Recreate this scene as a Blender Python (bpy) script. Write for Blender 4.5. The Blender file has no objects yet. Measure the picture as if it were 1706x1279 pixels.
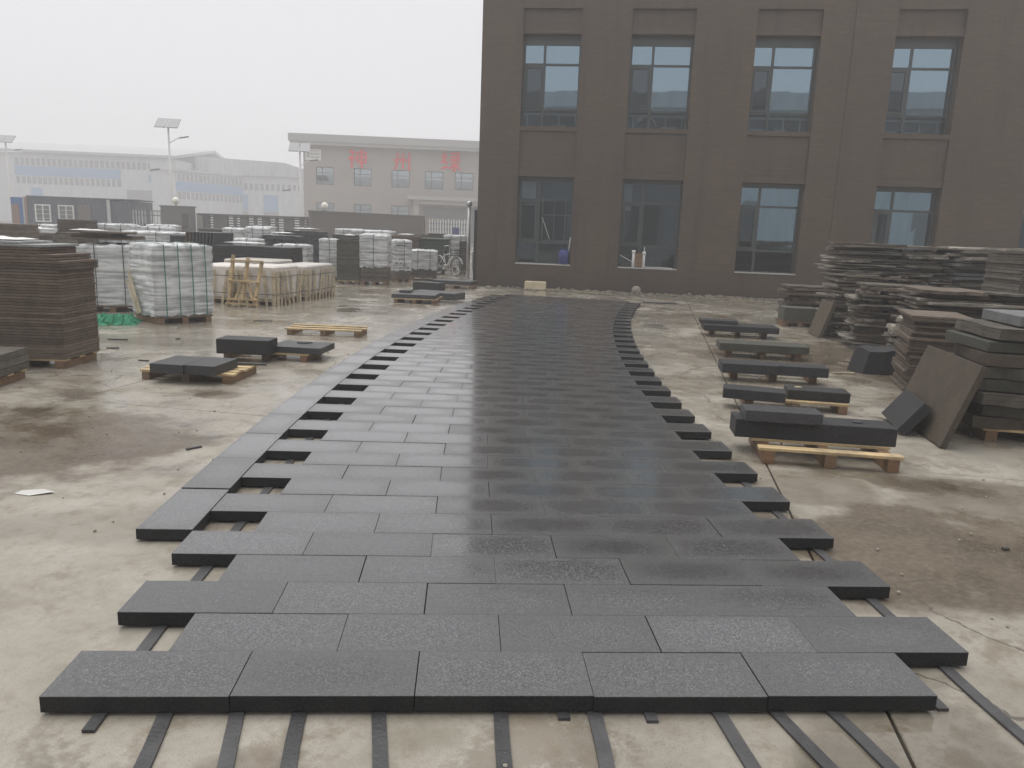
import bpy, bmesh, math, random
from mathutils import Vector, Matrix, Quaternion
random.seed(7)
R = math.radians
S = bpy.context.scene
COL = S.collection

# ------------------------------------------------------------------ camera
cam_d = bpy.data.cameras.new('camera')
cam = bpy.data.objects.new('camera', cam_d); COL.objects.link(cam)
S.camera = cam
cam_d.sensor_width = 36.0
cam_d.lens = 1257.3 / 1706.0 * 36.0
cam_d.clip_start = 0.05; cam_d.clip_end = 1500
PITCH, ROLL, YAW = 0.1991, -0.0373, 0.063
_fw = Vector((math.sin(YAW) * math.cos(PITCH), math.cos(YAW) * math.cos(PITCH), -math.sin(PITCH)))
_r = Vector((math.cos(YAW), -math.sin(YAW), 0)); _d = _fw.cross(_r)
_cr = math.cos(ROLL) * _r + math.sin(ROLL) * _d
_cd = -math.sin(ROLL) * _r + math.cos(ROLL) * _d
_m = Matrix((( _cr.x, -_cd.x, -_fw.x, 1.3433), (_cr.y, -_cd.y, -_fw.y, -2.256), (_cr.z, -_cd.z, -_fw.z, 1.59), (0, 0, 0, 1)))
cam.matrix_world = _m

# ------------------------------------------------------------------ sky, sun, exposure
W = bpy.data.worlds.new('World'); S.world = W; W.use_nodes = True
nt = W.node_tree; nt.nodes.clear()
SUN_EL, SUN_AZ = 74.0, -35.0           # a veiled sun, high, over the left-hand yard
sky = nt.nodes.new('ShaderNodeTexSky'); sky.sky_type = 'NISHITA'; sky.sun_disc = False
sky.sun_elevation = R(SUN_EL); sky.sun_rotation = R(SUN_AZ)
sky.air_density = 1.0; sky.dust_density = 6.0; sky.ozone_density = 1.0
hs = nt.nodes.new('ShaderNodeHueSaturation'); hs.inputs['Saturation'].default_value = 0.05
nt.links.new(sky.outputs[0], hs.inputs['Color'])
mx = nt.nodes.new('ShaderNodeMix'); mx.data_type = 'RGBA'; mx.inputs[0].default_value = 0.85   # an overcast lid: almost even grey
mx.inputs[7].default_value = (6.7, 6.72, 6.95, 1)
nt.links.new(hs.outputs[0], mx.inputs[6])
bg = nt.nodes.new('ShaderNodeBackground'); bg.inputs['Strength'].default_value = 0.1
out = nt.nodes.new('ShaderNodeOutputWorld')
nt.links.new(mx.outputs[2], bg.inputs[0]); nt.links.new(bg.outputs[0], out.inputs[0])
sd = bpy.data.lights.new('sun', 'SUN'); sd.energy = 1.5; sd.angle = R(50); sd.color = (1.0, 0.97, 0.93)
sun = bpy.data.objects.new('sun', sd); COL.objects.link(sun)
_sv = Vector((math.sin(R(SUN_AZ)) * math.cos(R(SUN_EL)), math.cos(R(SUN_AZ)) * math.cos(R(SUN_EL)), math.sin(R(SUN_EL))))
sun.rotation_euler = _sv.to_track_quat('Z', 'Y').to_euler()
S.view_settings.view_transform = 'Standard'; S.view_settings.look = 'None'
S.view_settings.exposure = 0.42; S.view_settings.gamma = 1.0; S.view_settings.use_curve_mapping = False
S.render.engine = 'CYCLES'
S.cycles.use_denoising = True
S.cycles.max_bounces = 6; S.cycles.diffuse_bounces = 3; S.cycles.glossy_bounces = 3
S.cycles.transparent_max_bounces = 10; S.cycles.transmission_bounces = 2; S.cycles.volume_bounces = 2
S.cycles.sample_clamp_indirect = 4.0

# ------------------------------------------------------------------ helpers
def tag(o, label=None, cat=None, group=None, kind=None):
    if label: o['label'] = label
    if cat: o['category'] = cat
    if group: o['group'] = group
    if kind: o['kind'] = kind
    return o

def add(name, me, mat=None, parent=None, loc=(0, 0, 0), rot=(0, 0, 0), scale=None):
    o = bpy.data.objects.new(name, me); COL.objects.link(o)
    if parent: o.parent = parent
    o.location = loc; o.rotation_euler = rot
    if scale: o.scale = scale
    if mat and me is not None and not me.materials: me.materials.append(mat)
    return o

def empty(name, loc=(0, 0, 0), rz=0.0, rot=None):
    o = bpy.data.objects.new(name, None); COL.objects.link(o)
    o.location = loc; o.rotation_euler = rot if rot else (0, 0, rz); o.empty_display_size = .2
    return o

class MB:
    def __init__(s): s.v = []; s.f = []
    def quad(s, a, b, c, d):
        n = len(s.v); s.v += [tuple(a), tuple(b), tuple(c), tuple(d)]; s.f.append((n, n+1, n+2, n+3)); return s
    def box(s, x0, x1, y0, y1, z0, z1, m=None):
        n = len(s.v)
        vs = [(x0,y0,z0),(x1,y0,z0),(x1,y1,z0),(x0,y1,z0),(x0,y0,z1),(x1,y0,z1),(x1,y1,z1),(x0,y1,z1)]
        if m: vs = [tuple(m @ Vector(v)) for v in vs]
        s.v += vs
        s.f += [(n,n+3,n+2,n+1),(n+4,n+5,n+6,n+7),(n,n+1,n+5,n+4),(n+1,n+2,n+6,n+5),(n+2,n+3,n+7,n+6),(n+3,n,n+4,n+7)]
        return s
    def bar(s, p0, p1, w, h, up=(0,0,1)):
        p0 = Vector(p0); p1 = Vector(p1); d = p1 - p0; L = d.length; d.normalize()
        u = Vector(up); 
        if abs(d.dot(u)) > .98: u = Vector((0,1,0))
        x = d.cross(u).normalized(); z = x.cross(d)
        M = Matrix((( x.x, d.x, z.x, p0.x), (x.y, d.y, z.y, p0.y), (x.z, d.z, z.z, p0.z), (0,0,0,1)))
        return s.box(-w/2, w/2, 0, L, -h/2, h/2, M)
    def tube(s, pts, r, n=8, cap=True):
        pts = [Vector(p) for p in pts]; rr = r if isinstance(r, (list, tuple)) else [r]*len(pts); rings = []
        for i, p in enumerate(pts):
            d = (pts[min(i+1, len(pts)-1)] - pts[max(i-1, 0)]).normalized()
            u = Vector((0,0,1)) if abs(d.z) < .95 else Vector((0,1,0))
            x = d.cross(u).normalized(); y = d.cross(x)
            k = len(s.v); rings.append(k)
            for j in range(n):
                a = 2*math.pi*j/n; s.v.append(tuple(p + (x*math.cos(a) + y*math.sin(a))*rr[i]))
        for a, b in zip(rings, rings[1:]):
            for j in range(n): s.f.append((a+j, a+(j+1) % n, b+(j+1) % n, b+j))
        if cap: s.f.append(tuple(rings[0]+j for j in range(n))[::-1]); s.f.append(tuple(rings[-1]+j for j in range(n)))
        return s
    def ring(s, c, nrm, R0, r, n=24, k=6):
        c = Vector(c); q = Vector(nrm).to_track_quat('Z', 'Y'); b = len(s.v)
        for i in range(n):
            a = 2*math.pi*i/n
            for j in range(k):
                t = 2*math.pi*j/k; rad = R0 + r*math.cos(t)
                s.v.append(tuple(c + q @ Vector((rad*math.cos(a), rad*math.sin(a), r*math.sin(t)))))
        for i in range(n):
            for j in range(k):
                s.f.append((b+i*k+j, b+((i+1) % n)*k+j, b+((i+1) % n)*k+(j+1) % k, b+i*k+(j+1) % k))
        return s
    def sphere(s, c, r, nu=14, nv=9, sq=(1,1,1)):
        b = len(s.v)
        for i in range(nv+1):
            th = math.pi*i/nv
            for j in range(nu):
                a = 2*math.pi*j/nu
                s.v.append((c[0]+r*sq[0]*math.sin(th)*math.cos(a), c[1]+r*sq[1]*math.sin(th)*math.sin(a), c[2]+r*sq[2]*math.cos(th)))
        for i in range(nv):
            for j in range(nu): s.f.append((b+i*nu+j, b+(i+1)*nu+j, b+(i+1)*nu+(j+1) % nu, b+i*nu+(j+1) % nu))
        return s
    def mesh(s, name='mesh', smooth=False, bevel=0.0, mat=None):
        me = bpy.data.meshes.new(name); me.from_pydata(s.v, [], s.f); me.update()
        bm = bmesh.new(); bm.from_mesh(me)
        bmesh.ops.recalc_face_normals(bm, faces=bm.faces)
        if bevel: bmesh.ops.bevel(bm, geom=list(bm.edges), offset=bevel, segments=1, affect='EDGES', profile=.5)
        bm.to_mesh(me); bm.free()
        if smooth:
            for p in me.polygons: p.use_smooth = True
        if mat: me.materials.append(mat)
        return me
    def build(s, name, mat, parent=None, smooth=False, bevel=0.0, loc=(0,0,0), rot=(0,0,0)):
        return add(name, s.mesh(name, smooth, bevel), mat, parent, loc, rot)

def bx(name, x0, x1, y0, y1, z0, z1, mat, parent=None, bevel=0.0):
    return MB().box(x0, x1, y0, y1, z0, z1).build(name, mat, parent, bevel=bevel)

# ------------------------------------------------------------------ materials
class NT:
    def __init__(s, name):
        s.m = bpy.data.materials.new(name); s.m.use_nodes = True; s.t = s.m.node_tree
        s.b = s.t.nodes['Principled BSDF']; s.o = s.t.nodes['Material Output']
    def n(s, typ, **kw):
        k = s.t.nodes.new(typ)
        for a, v in kw.items(): setattr(k, a, v)
        return k
    def l(s, a, b): s.t.links.new(a, b)
    def pos(s): return s.n('ShaderNodeNewGeometry').outputs['Position']
    def obj(s): return s.n('ShaderNodeTexCoord').outputs['Object']
    def gen(s): return s.n('ShaderNodeTexCoord').outputs['Generated']
    def noise(s, vec, scale, detail=4, rough=.55, dist=0.0):
        k = s.n('ShaderNodeTexNoise'); k.inputs['Scale'].default_value = scale; k.inputs['Detail'].default_value = detail
        k.inputs['Roughness'].default_value = rough; k.inputs['Distortion'].default_value = dist
        s.l(vec, k.inputs['Vector']); return k.outputs['Fac']
    def scale(s, vec, sx, sy, sz):
        k = s.n('ShaderNodeMapping'); k.inputs['Scale'].default_value = (sx, sy, sz); s.l(vec, k.inputs['Vector']); return k.outputs[0]
    def mr(s, v, a, b, c=0.0, d=1.0, smooth=True):
        k = s.n('ShaderNodeMapRange'); k.interpolation_type = 'SMOOTHSTEP' if smooth else 'LINEAR'
        for i, x in zip((1, 2, 3, 4), (a, b, c, d)): k.inputs[i].default_value = x
        s.l(v, k.inputs[0]); return k.outputs[0]
    def math(s, op, a, b=None):
        k = s.n('ShaderNodeMath', operation=op)
        for i, x in enumerate((a, b)):
            if x is None: continue
            if isinstance(x, (int, float)): k.inputs[i].default_value = x
            else: s.l(x, k.inputs[i])
        return k.outputs[0]
    def mix(s, f, a, b, blend='MIX'):
        k = s.n('ShaderNodeMix', data_type='RGBA', blend_type=blend)
        if isinstance(f, (int, float)): k.inputs[0].default_value = f
        else: s.l(f, k.inputs[0])
        for i, x in ((6, a), (7, b)):
            if isinstance(x, tuple): k.inputs[i].default_value = (*x, 1)
            else: s.l(x, k.inputs[i])
        return k.outputs[2]
    def ramp(s, f, stops):
        k = s.n('ShaderNodeValToRGB'); e = k.color_ramp.elements
        while len(e) < len(stops): e.new(.5)
        for q, (p, c) in zip(e, stops): q.position = p; q.color = (*c, 1)
        s.l(f, k.inputs[0]); return k.outputs[0]
    def bump(s, h, strength=.3, dist=.01, nrm=None):
        k = s.n('ShaderNodeBump'); k.inputs['Strength'].default_value = strength; k.inputs['Distance'].default_value = dist
        s.l(h, k.inputs['Height'])
        if nrm: s.l(nrm, k.inputs['Normal'])
        return k.outputs[0]
    def set(s, color=None, rough=None, metal=None, normal=None, spec=None, ior=None):
        for key, x in (('Base Color', color), ('Roughness', rough), ('Metallic', metal), ('Normal', normal), ('Specular IOR Level', spec), ('IOR', ior)):
            if x is None: continue
            if isinstance(x, tuple): s.b.inputs[key].default_value = (*x, 1)
            elif isinstance(x, (int, float)): s.b.inputs[key].default_value = x
            else: s.l(x, s.b.inputs[key])
        return s.m

def plain(name, c, rough=.6, var=.25, scale=6, metal=0.0, bump=0.0):
    k = NT(name); v = k.obj(); f = k.noise(v, scale, 5); rnd = k.n('ShaderNodeObjectInfo').outputs['Random']
    f = k.math('ADD', f, k.math('MULTIPLY', k.math('SUBTRACT', rnd, .5), .5))
    lo = tuple(x*(1-var) for x in c); hi = tuple(min(1, x*(1+var)) for x in c)
    return k.set(color=k.ramp(f, [(.25, lo), (.75, hi)]), rough=rough, metal=metal, normal=k.bump(k.noise(v, scale*8, 4), bump, .01) if bump else None)

def m_ground():
    k = NT('concrete'); P = k.pos()
    big = k.noise(P, .45, 6, .6, .4); mid = k.noise(P, 1.9, 8, .66, .1); fine = k.noise(P, 26, 7, .68); grit = k.noise(P, 190, 2, .5)
    # the pale screed with greyer and browner areas
    c = k.ramp(mid, [(.30, (.190, .165, .125)), (.46, (.300, .273, .226)), (.70, (.385, .360, .312))])
    c = k.mix(k.mr(big, .52, .72), c, (.25, .23, .195))
    blot = k.math('ADD', k.math('MULTIPLY', k.noise(P, .95, 9, .68, .25), .8), k.math('MULTIPLY', fine, .2))
    c = k.mix(k.math('MULTIPLY', k.mr(blot, .535, .60), .62), c, (.165, .138, .098))
    c = k.mix(k.math('MULTIPLY', k.mr(k.noise(k.scale(P, 1.0, 1.0, 1.0), 1.25, 9, .7, .2), .57, .66), .55), c, (.205, .195, .15))
    c = k.mix(k.math('MULTIPLY', k.mr(k.noise(P, 3.6, 9, .74, .15), .50, .66), .7), c, (.175, .145, .098))
    # brown dried-mud stains with their own outlines
    warp = k.noise(P, 1.4, 8, .62, .2)
    tot = None
    for (cx, cy, rx, ry, a) in ((-2.1, 3.0, 1.5, 1.0, 1.0), (-1.45, 2.75, .6, .5, 1.0), (-1.5, 3.5, .3, .2, .8), (4.1, 1.35, 1.2, .7, 1.0), (3.7, 1.75, .4, .2, .8), (3.55, 2.35, .5, .32, .6), (4.7, 2.2, .6, .4, .7),
                                (-.95, 4.75, .22, .14, .7), (.75, -.32, .22, .16, .6), (-.5, 1.6, .7, .25, .3), (3.0, 8.9, 1.2, .5, .35), (-3.2, 2.2, 1.2, .6, .5), (1.9, -.45, .35, .12, .35),
                                (-2.6, 7.9, .7, .4, .4), (6.4, 8.2, 1.6, 1.4, .75), (7.2, 6.2, 1.3, 1.8, .7), (5.4, 12.5, 2.2, .9, .4), (-.2, 12.3, .55, .5, .6), (.3, 10.9, .5, .35, .5)):
        d = k.n('ShaderNodeVectorMath', operation='SUBTRACT'); k.l(P, d.inputs[0]); d.inputs[1].default_value = (cx, cy, 0)
        q = k.n('ShaderNodeVectorMath', operation='MULTIPLY'); k.l(d.outputs[0], q.inputs[0]); q.inputs[1].default_value = (1/rx, 1/ry, 0)
        ln = k.n('ShaderNodeVectorMath', operation='LENGTH'); k.l(q.outputs[0], ln.inputs[0])
        v = k.math('ADD', ln.outputs['Value'], k.math('MULTIPLY', k.math('SUBTRACT', warp, .5), 2.4))
        msk = k.mr(v, 1.25, .75, 0.0, a)
        tot = msk if tot is None else k.math('MAXIMUM', tot, msk)
    stain = k.ramp(k.math('ADD', k.math('MULTIPLY', mid, .75), k.math('MULTIPLY', fine, .25)), [(.35, (.070, .052, .033)), (.65, (.135, .105, .070))])
    c = k.mix(tot, c, stain)
    c = k.mix(k.math('MULTIPLY', k.mr(fine, .42, .70), .30), c, (.225, .19, .145))
    c = k.mix(k.math('MULTIPLY', k.mr(grit, .56, .72), .5), c, (.10, .08, .06))
    # damp: some of it glossy with water, some dry
    wet = k.math('ADD', k.math('MULTIPLY', k.noise(P, .8, 5, .6, .5), .65), k.math('MULTIPLY', k.noise(P, 3.1, 4), .35))
    sep = k.n('ShaderNodeSeparateXYZ'); k.l(P, sep.inputs[0])
    far = k.mr(sep.outputs[1], 2.0, 9.0)
    rough = k.mr(k.math('ADD', wet, k.math('MULTIPLY', far, .10)), .43, .62, .58, .13)
    c = k.mix(k.math('MULTIPLY', k.mr(wet, .5, .68), .45), c, k.mix(1.0, c, (.62, .60, .58), 'MULTIPLY'))
    # shallow puddles: flat, dark, mirror-like
    pud = k.mr(k.math('ADD', k.math('MULTIPLY', k.noise(P, .55, 5, .55, .3), .8), k.math('MULTIPLY', k.noise(P, 2.4, 3), .2)), .565, .62)
    c = k.mix(pud, c, k.mix(1.0, c, (.60, .58, .55), 'MULTIPLY'))
    rough = k.math('ADD', k.math('MULTIPLY', rough, k.math('SUBTRACT', 1.0, pud)), k.math('MULTIPLY', pud, .06))
    # hairline cracks
    vr = k.n('ShaderNodeTexVoronoi', feature='DISTANCE_TO_EDGE'); vr.inputs['Scale'].default_value = .42
    wv = k.n('ShaderNodeVectorMath', operation='ADD'); k.l(P, wv.inputs[0]); nz_ = k.n('ShaderNodeTexNoise'); nz_.inputs['Scale'].default_value = 2.2; nz_.inputs['Detail'].default_value = 6; k.l(P, nz_.inputs['Vector'])
    sc_ = k.n('ShaderNodeVectorMath', operation='SCALE'); sc_.inputs['Scale'].default_value = .55; k.l(nz_.outputs['Color'], sc_.inputs[0]); k.l(sc_.outputs[0], wv.inputs[1]); k.l(wv.outputs[0], vr.inputs['Vector'])
    crk = k.math('MULTIPLY', k.mr(vr.outputs['Distance'], .0045, .0015), k.mr(big, .50, .56))
    c = k.mix(k.math('MULTIPLY', crk, .75), c, (.06, .05, .04))
    h = k.math('ADD', k.math('MULTIPLY', mid, .6), k.math('ADD', k.math('MULTIPLY', fine, .25), k.math('MULTIPLY', grit, .06)))
    return k.set(color=c, rough=rough, normal=k.bump(k.math('MULTIPLY', h, k.math('SUBTRACT', 1.0, k.math('MULTIPLY', pud, .92))), .4, .02))

def m_paver():
    k = NT('wet_granite'); P = k.pos(); g = k.gen(); info = k.n('ShaderNodeObjectInfo').outputs['Random']
    sp = k.n('ShaderNodeTexVoronoi'); sp.inputs['Scale'].default_value = 190; k.l(P, sp.inputs['Vector'])
    grain = k.noise(P, 150, 3, .7); grain2 = k.noise(P, 60, 4, .6)
    c = k.ramp(grain, [(.34, (.018, .018, .019)), (.5, (.062, .063, .065)), (.66, (.165, .167, .17))])
    spec = k.n('ShaderNodeSeparateColor'); k.l(sp.outputs['Color'], spec.inputs[0])
    c = k.mix(k.math('MULTIPLY', k.mr(spec.outputs[0], .80, .97), .6), c, (.21, .21, .21))
    c = k.mix(k.math('MULTIPLY', k.mr(spec.outputs[1], .72, .95), .55), c, (.014, .014, .015))
    tint = k.math('ADD', .36, k.math('MULTIPLY', k.math('ADD', info, k.math('MULTIPLY', k.noise(P, 1.3, 4), .5)), .40))
    vm = k.n('ShaderNodeVectorMath', operation='SCALE'); k.l(c, vm.inputs[0]); k.l(tint, vm.inputs['Scale']); c = vm.outputs[0]
    # the middle of each slab still holds water, the rims have begun to dry
    sep = k.n('ShaderNodeSeparateXYZ'); k.l(g, sep.inputs[0])
    def bell(c_):
        q_ = k.math('MULTIPLY', k.math('SUBTRACT', c_, .5), 2.0); return k.math('SUBTRACT', 1.0, k.math('MULTIPLY', q_, q_))
    e = k.math('MULTIPLY', k.math('POWER', bell(sep.outputs[0]), .55), bell(sep.outputs[1]))
    e = k.math('ADD', e, k.math('MULTIPLY', k.math('SUBTRACT', k.noise(P, 5.5, 5, .6), .5), .75))
    e = k.math('ADD', e, k.math('MULTIPLY', k.math('SUBTRACT', info, .5), .45))
    wet = k.mr(e, .05, .95)
    dryc = k.mix(.36, c, (.105, .105, .100))
    c = k.mix(wet, dryc, c)
    rough = k.mr(wet, 0, 1, .34, .24, False)
    rough = k.math('ADD', rough, k.math('MULTIPLY', k.math('SUBTRACT', k.noise(P, 2.3, 4), .5), .08))
    h = k.math('ADD', k.math('MULTIPLY', grain, .5), grain2)
    # the flamed top keeps its colour, the sides are darker and rougher, uncoated
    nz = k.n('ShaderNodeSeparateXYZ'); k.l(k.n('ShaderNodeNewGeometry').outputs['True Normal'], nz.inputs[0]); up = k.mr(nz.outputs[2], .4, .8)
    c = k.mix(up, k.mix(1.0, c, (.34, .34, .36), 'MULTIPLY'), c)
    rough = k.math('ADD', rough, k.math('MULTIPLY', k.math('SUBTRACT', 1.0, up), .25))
    k.l(k.math('MULTIPLY', up, k.mr(wet, 0, 1, .72, 1.0, False)), k.b.inputs['Coat Weight']); k.b.inputs['Coat IOR'].default_value = 1.62
    k.l(k.mr(wet, 0, 1, .20, .11, False), k.b.inputs['Coat Roughness'])
    return k.set(color=c, rough=rough, normal=k.bump(h, .10, .004), ior=1.5, spec=.25)

def m_stone(name, c, rough=.7, layers=0.0, gl=0.0):
    """cut or split stone; layers: fine saw/split lines along z"""
    k = NT(name); v = k.obj(); P = k.pos(); rnd = k.n('ShaderNodeObjectInfo').outputs['Random']
    f = k.noise(P, 7, 6, .65); g = k.noise(P, 70, 4, .65)
    t = k.math('ADD', k.math('MULTIPLY', f, .5), k.math('ADD', k.math('MULTIPLY', g, .35), k.math('MULTIPLY', rnd, .25)))
    col = k.ramp(t, [(.30, tuple(x*.5 for x in c)), (.55, c), (.82, tuple(min(1, x*1.7) for x in c))])
    h = k.math('ADD', k.math('MULTIPLY', f, .3), g)
    if layers:
        w = k.noise(k.scale(P, 3, 3, 90), 1.0, 4, .6)
        col = k.mix(k.math('MULTIPLY', k.mr(w, .45, .65), layers), col, tuple(x*.35 for x in c)); h = k.math('ADD', h, k.math('MULTIPLY', w, 1.2))
    return k.set(color=col, rough=rough, normal=k.bump(h, .8, .02))

def m_film():
    k = NT('shrink_film'); P = k.pos(); rnd = k.n('ShaderNodeObjectInfo').outputs['Random']
    st = k.noise(k.scale(P, 1.2, 1.2, 22), 1.0, 3, .5, .4); cl = k.noise(k.scale(P, 2.2, 2.2, 4.5), 1.0, 4, .55, 1.5)
    t = k.math('ADD', k.math('MULTIPLY', st, .65), k.math('MULTIPLY', cl, .35))
    k.set(color=k.ramp(t, [(.35, (.66, .675, .675)), (.6, (.80, .81, .81)), (.75, (.88, .885, .885))]), rough=.20, normal=k.bump(t, .5, .05))
    tr = k.n('ShaderNodeBsdfTransparent'); tr.inputs[0].default_value = (.86, .88, .88, 1)
    ms = k.n('ShaderNodeMixShader'); k.l(k.mr(t, .36, .60, .45, .90), ms.inputs[0]); k.l(tr.outputs[0], ms.inputs[1]); k.l(k.b.outputs[0], ms.inputs[2])
    k.l(ms.outputs[0], k.o.inputs[0]); return k.m

def m_wood(name, c):
    k = NT(name); v = k.obj(); rnd = k.n('ShaderNodeObjectInfo').outputs['Random']
    q = k.n('ShaderNodeVectorMath', operation='ADD'); k.l(v, q.inputs[0]); 
    cx = k.n('ShaderNodeCombineXYZ'); k.l(k.math('MULTIPLY', rnd, 40), cx.inputs[2]); k.l(cx.outputs[0], q.inputs[1])
    g = k.noise(k.scale(q.outputs[0], 2.2, 40, 40), 1.0, 5, .6, .5); s = k.noise(q.outputs[0], 3, 4)
    kn = k.noise(q.outputs[0], 9, 2)
    t = k.math('ADD', k.math('MULTIPLY', g, .65), k.math('MULTIPLY', s, .35))
    col = k.ramp(t, [(.3, tuple(x*.5 for x in c)), (.5, c), (.75, tuple(min(1, x*1.35) for x in c))])
    col = k.mix(k.math('MULTIPLY', k.mr(kn, .66, .74), .8), col, (.09, .045, .02))
    col = k.mix(k.math('MULTIPLY', k.mr(k.noise(k.pos(), 5, 6, .7), .45, .65), .5), col, (.17, .14, .105))
    return k.set(color=col, rough=.62, normal=k.bump(g, .3, .004))

def m_tilewall():
    k = NT('brown_wall_tile'); v = k.obj()
    br = k.n('ShaderNodeTexBrick'); br.inputs['Scale'].default_value = 1.0
    br.inputs['Brick Width'].default_value = .24; br.inputs['Row Height'].default_value = .07; br.inputs['Mortar Size'].default_value = .006
    br.inputs['Color1'].default_value = (.076, .053, .034, 1); br.inputs['Color2'].default_value = (.090, .064, .042, 1); br.inputs['Mortar'].default_value = (.064, .046, .031, 1)
    sw = k.n('ShaderNodeSeparateXYZ'); k.l(v, sw.inputs[0]); cb = k.n('ShaderNodeCombineXYZ')
    k.l(k.math('ADD', sw.outputs[0], sw.outputs[1]), cb.inputs[0]); k.l(sw.outputs[2], cb.inputs[1]); k.l(cb.outputs[0], br.inputs['Vector'])
    big = k.noise(v, .5, 5, .6); run = k.noise(k.scale(v, 3.0, 3.0, .25), 1.0, 5, .6)
    c = k.mix(k.mr(big, .35, .7), br.outputs[0], k.mix(1.0, br.outputs[0], (1.25, 1.22, 1.2), 'MULTIPLY'))
    c = k.mix(k.math('MULTIPLY', k.mr(run, .48, .72), .45), c, (.040, .029, .022))
    dirt = k.mr(k.math('ADD', sw.outputs[2], k.math('MULTIPLY', run, .9)), 1.1, .35)
    c = k.mix(k.math('MULTIPLY', dirt, .45), c, (.042, .031, .023))
    return k.set(color=c, rough=k.mr(big, .3, .7, .42, .6), normal=k.bump(br.outputs['Fac'], .08, .004))

def m_glass(name, refl=.34, tint=(.30, .34, .36), lum=(.62, .70, .76)):
    k = NT(name); v = k.obj()
    gl = k.n('ShaderNodeBsdfGlossy'); gl.inputs['Roughness'].default_value = .02; gl.inputs['Color'].default_value = (*lum, 1)
    tr = k.n('ShaderNodeBsdfTransparent'); tr.inputs[0].default_value = (*tint, 1)
    k.l(k.bump(k.noise(v, .9, 2), .03, .02), gl.inputs['Normal'])
    fr = k.n('ShaderNodeFresnel'); fr.inputs[0].default_value = 1.5
    f = k.math('MINIMUM', k.math('ADD', fr.outputs[0], refl), 1.0)
    ms = k.n('ShaderNodeMixShader'); k.l(f, ms.inputs[0]); k.l(tr.outputs[0], ms.inputs[1]); k.l(gl.outputs[0], ms.inputs[2])
    k.l(ms.outputs[0], k.o.inputs[0]); return k.m

def m_corr(name, c, per=.2, rough=.45, axis=0):
    k = NT(name); v = k.obj(); sep = k.n('ShaderNodeSeparateXYZ'); k.l(v, sep.inputs[0])
    w = k.math('SINE', k.math('MULTIPLY', sep.outputs[axis], 2*math.pi/per)); n = k.noise(k.scale(v, 1, 1, .3), 1.5, 5)
    return k.set(color=k.ramp(n, [(.3, tuple(x*.85 for x in c)), (.7, tuple(min(1, x*1.1) for x in c))]), rough=rough, normal=k.bump(w, .6, .03))

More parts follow.
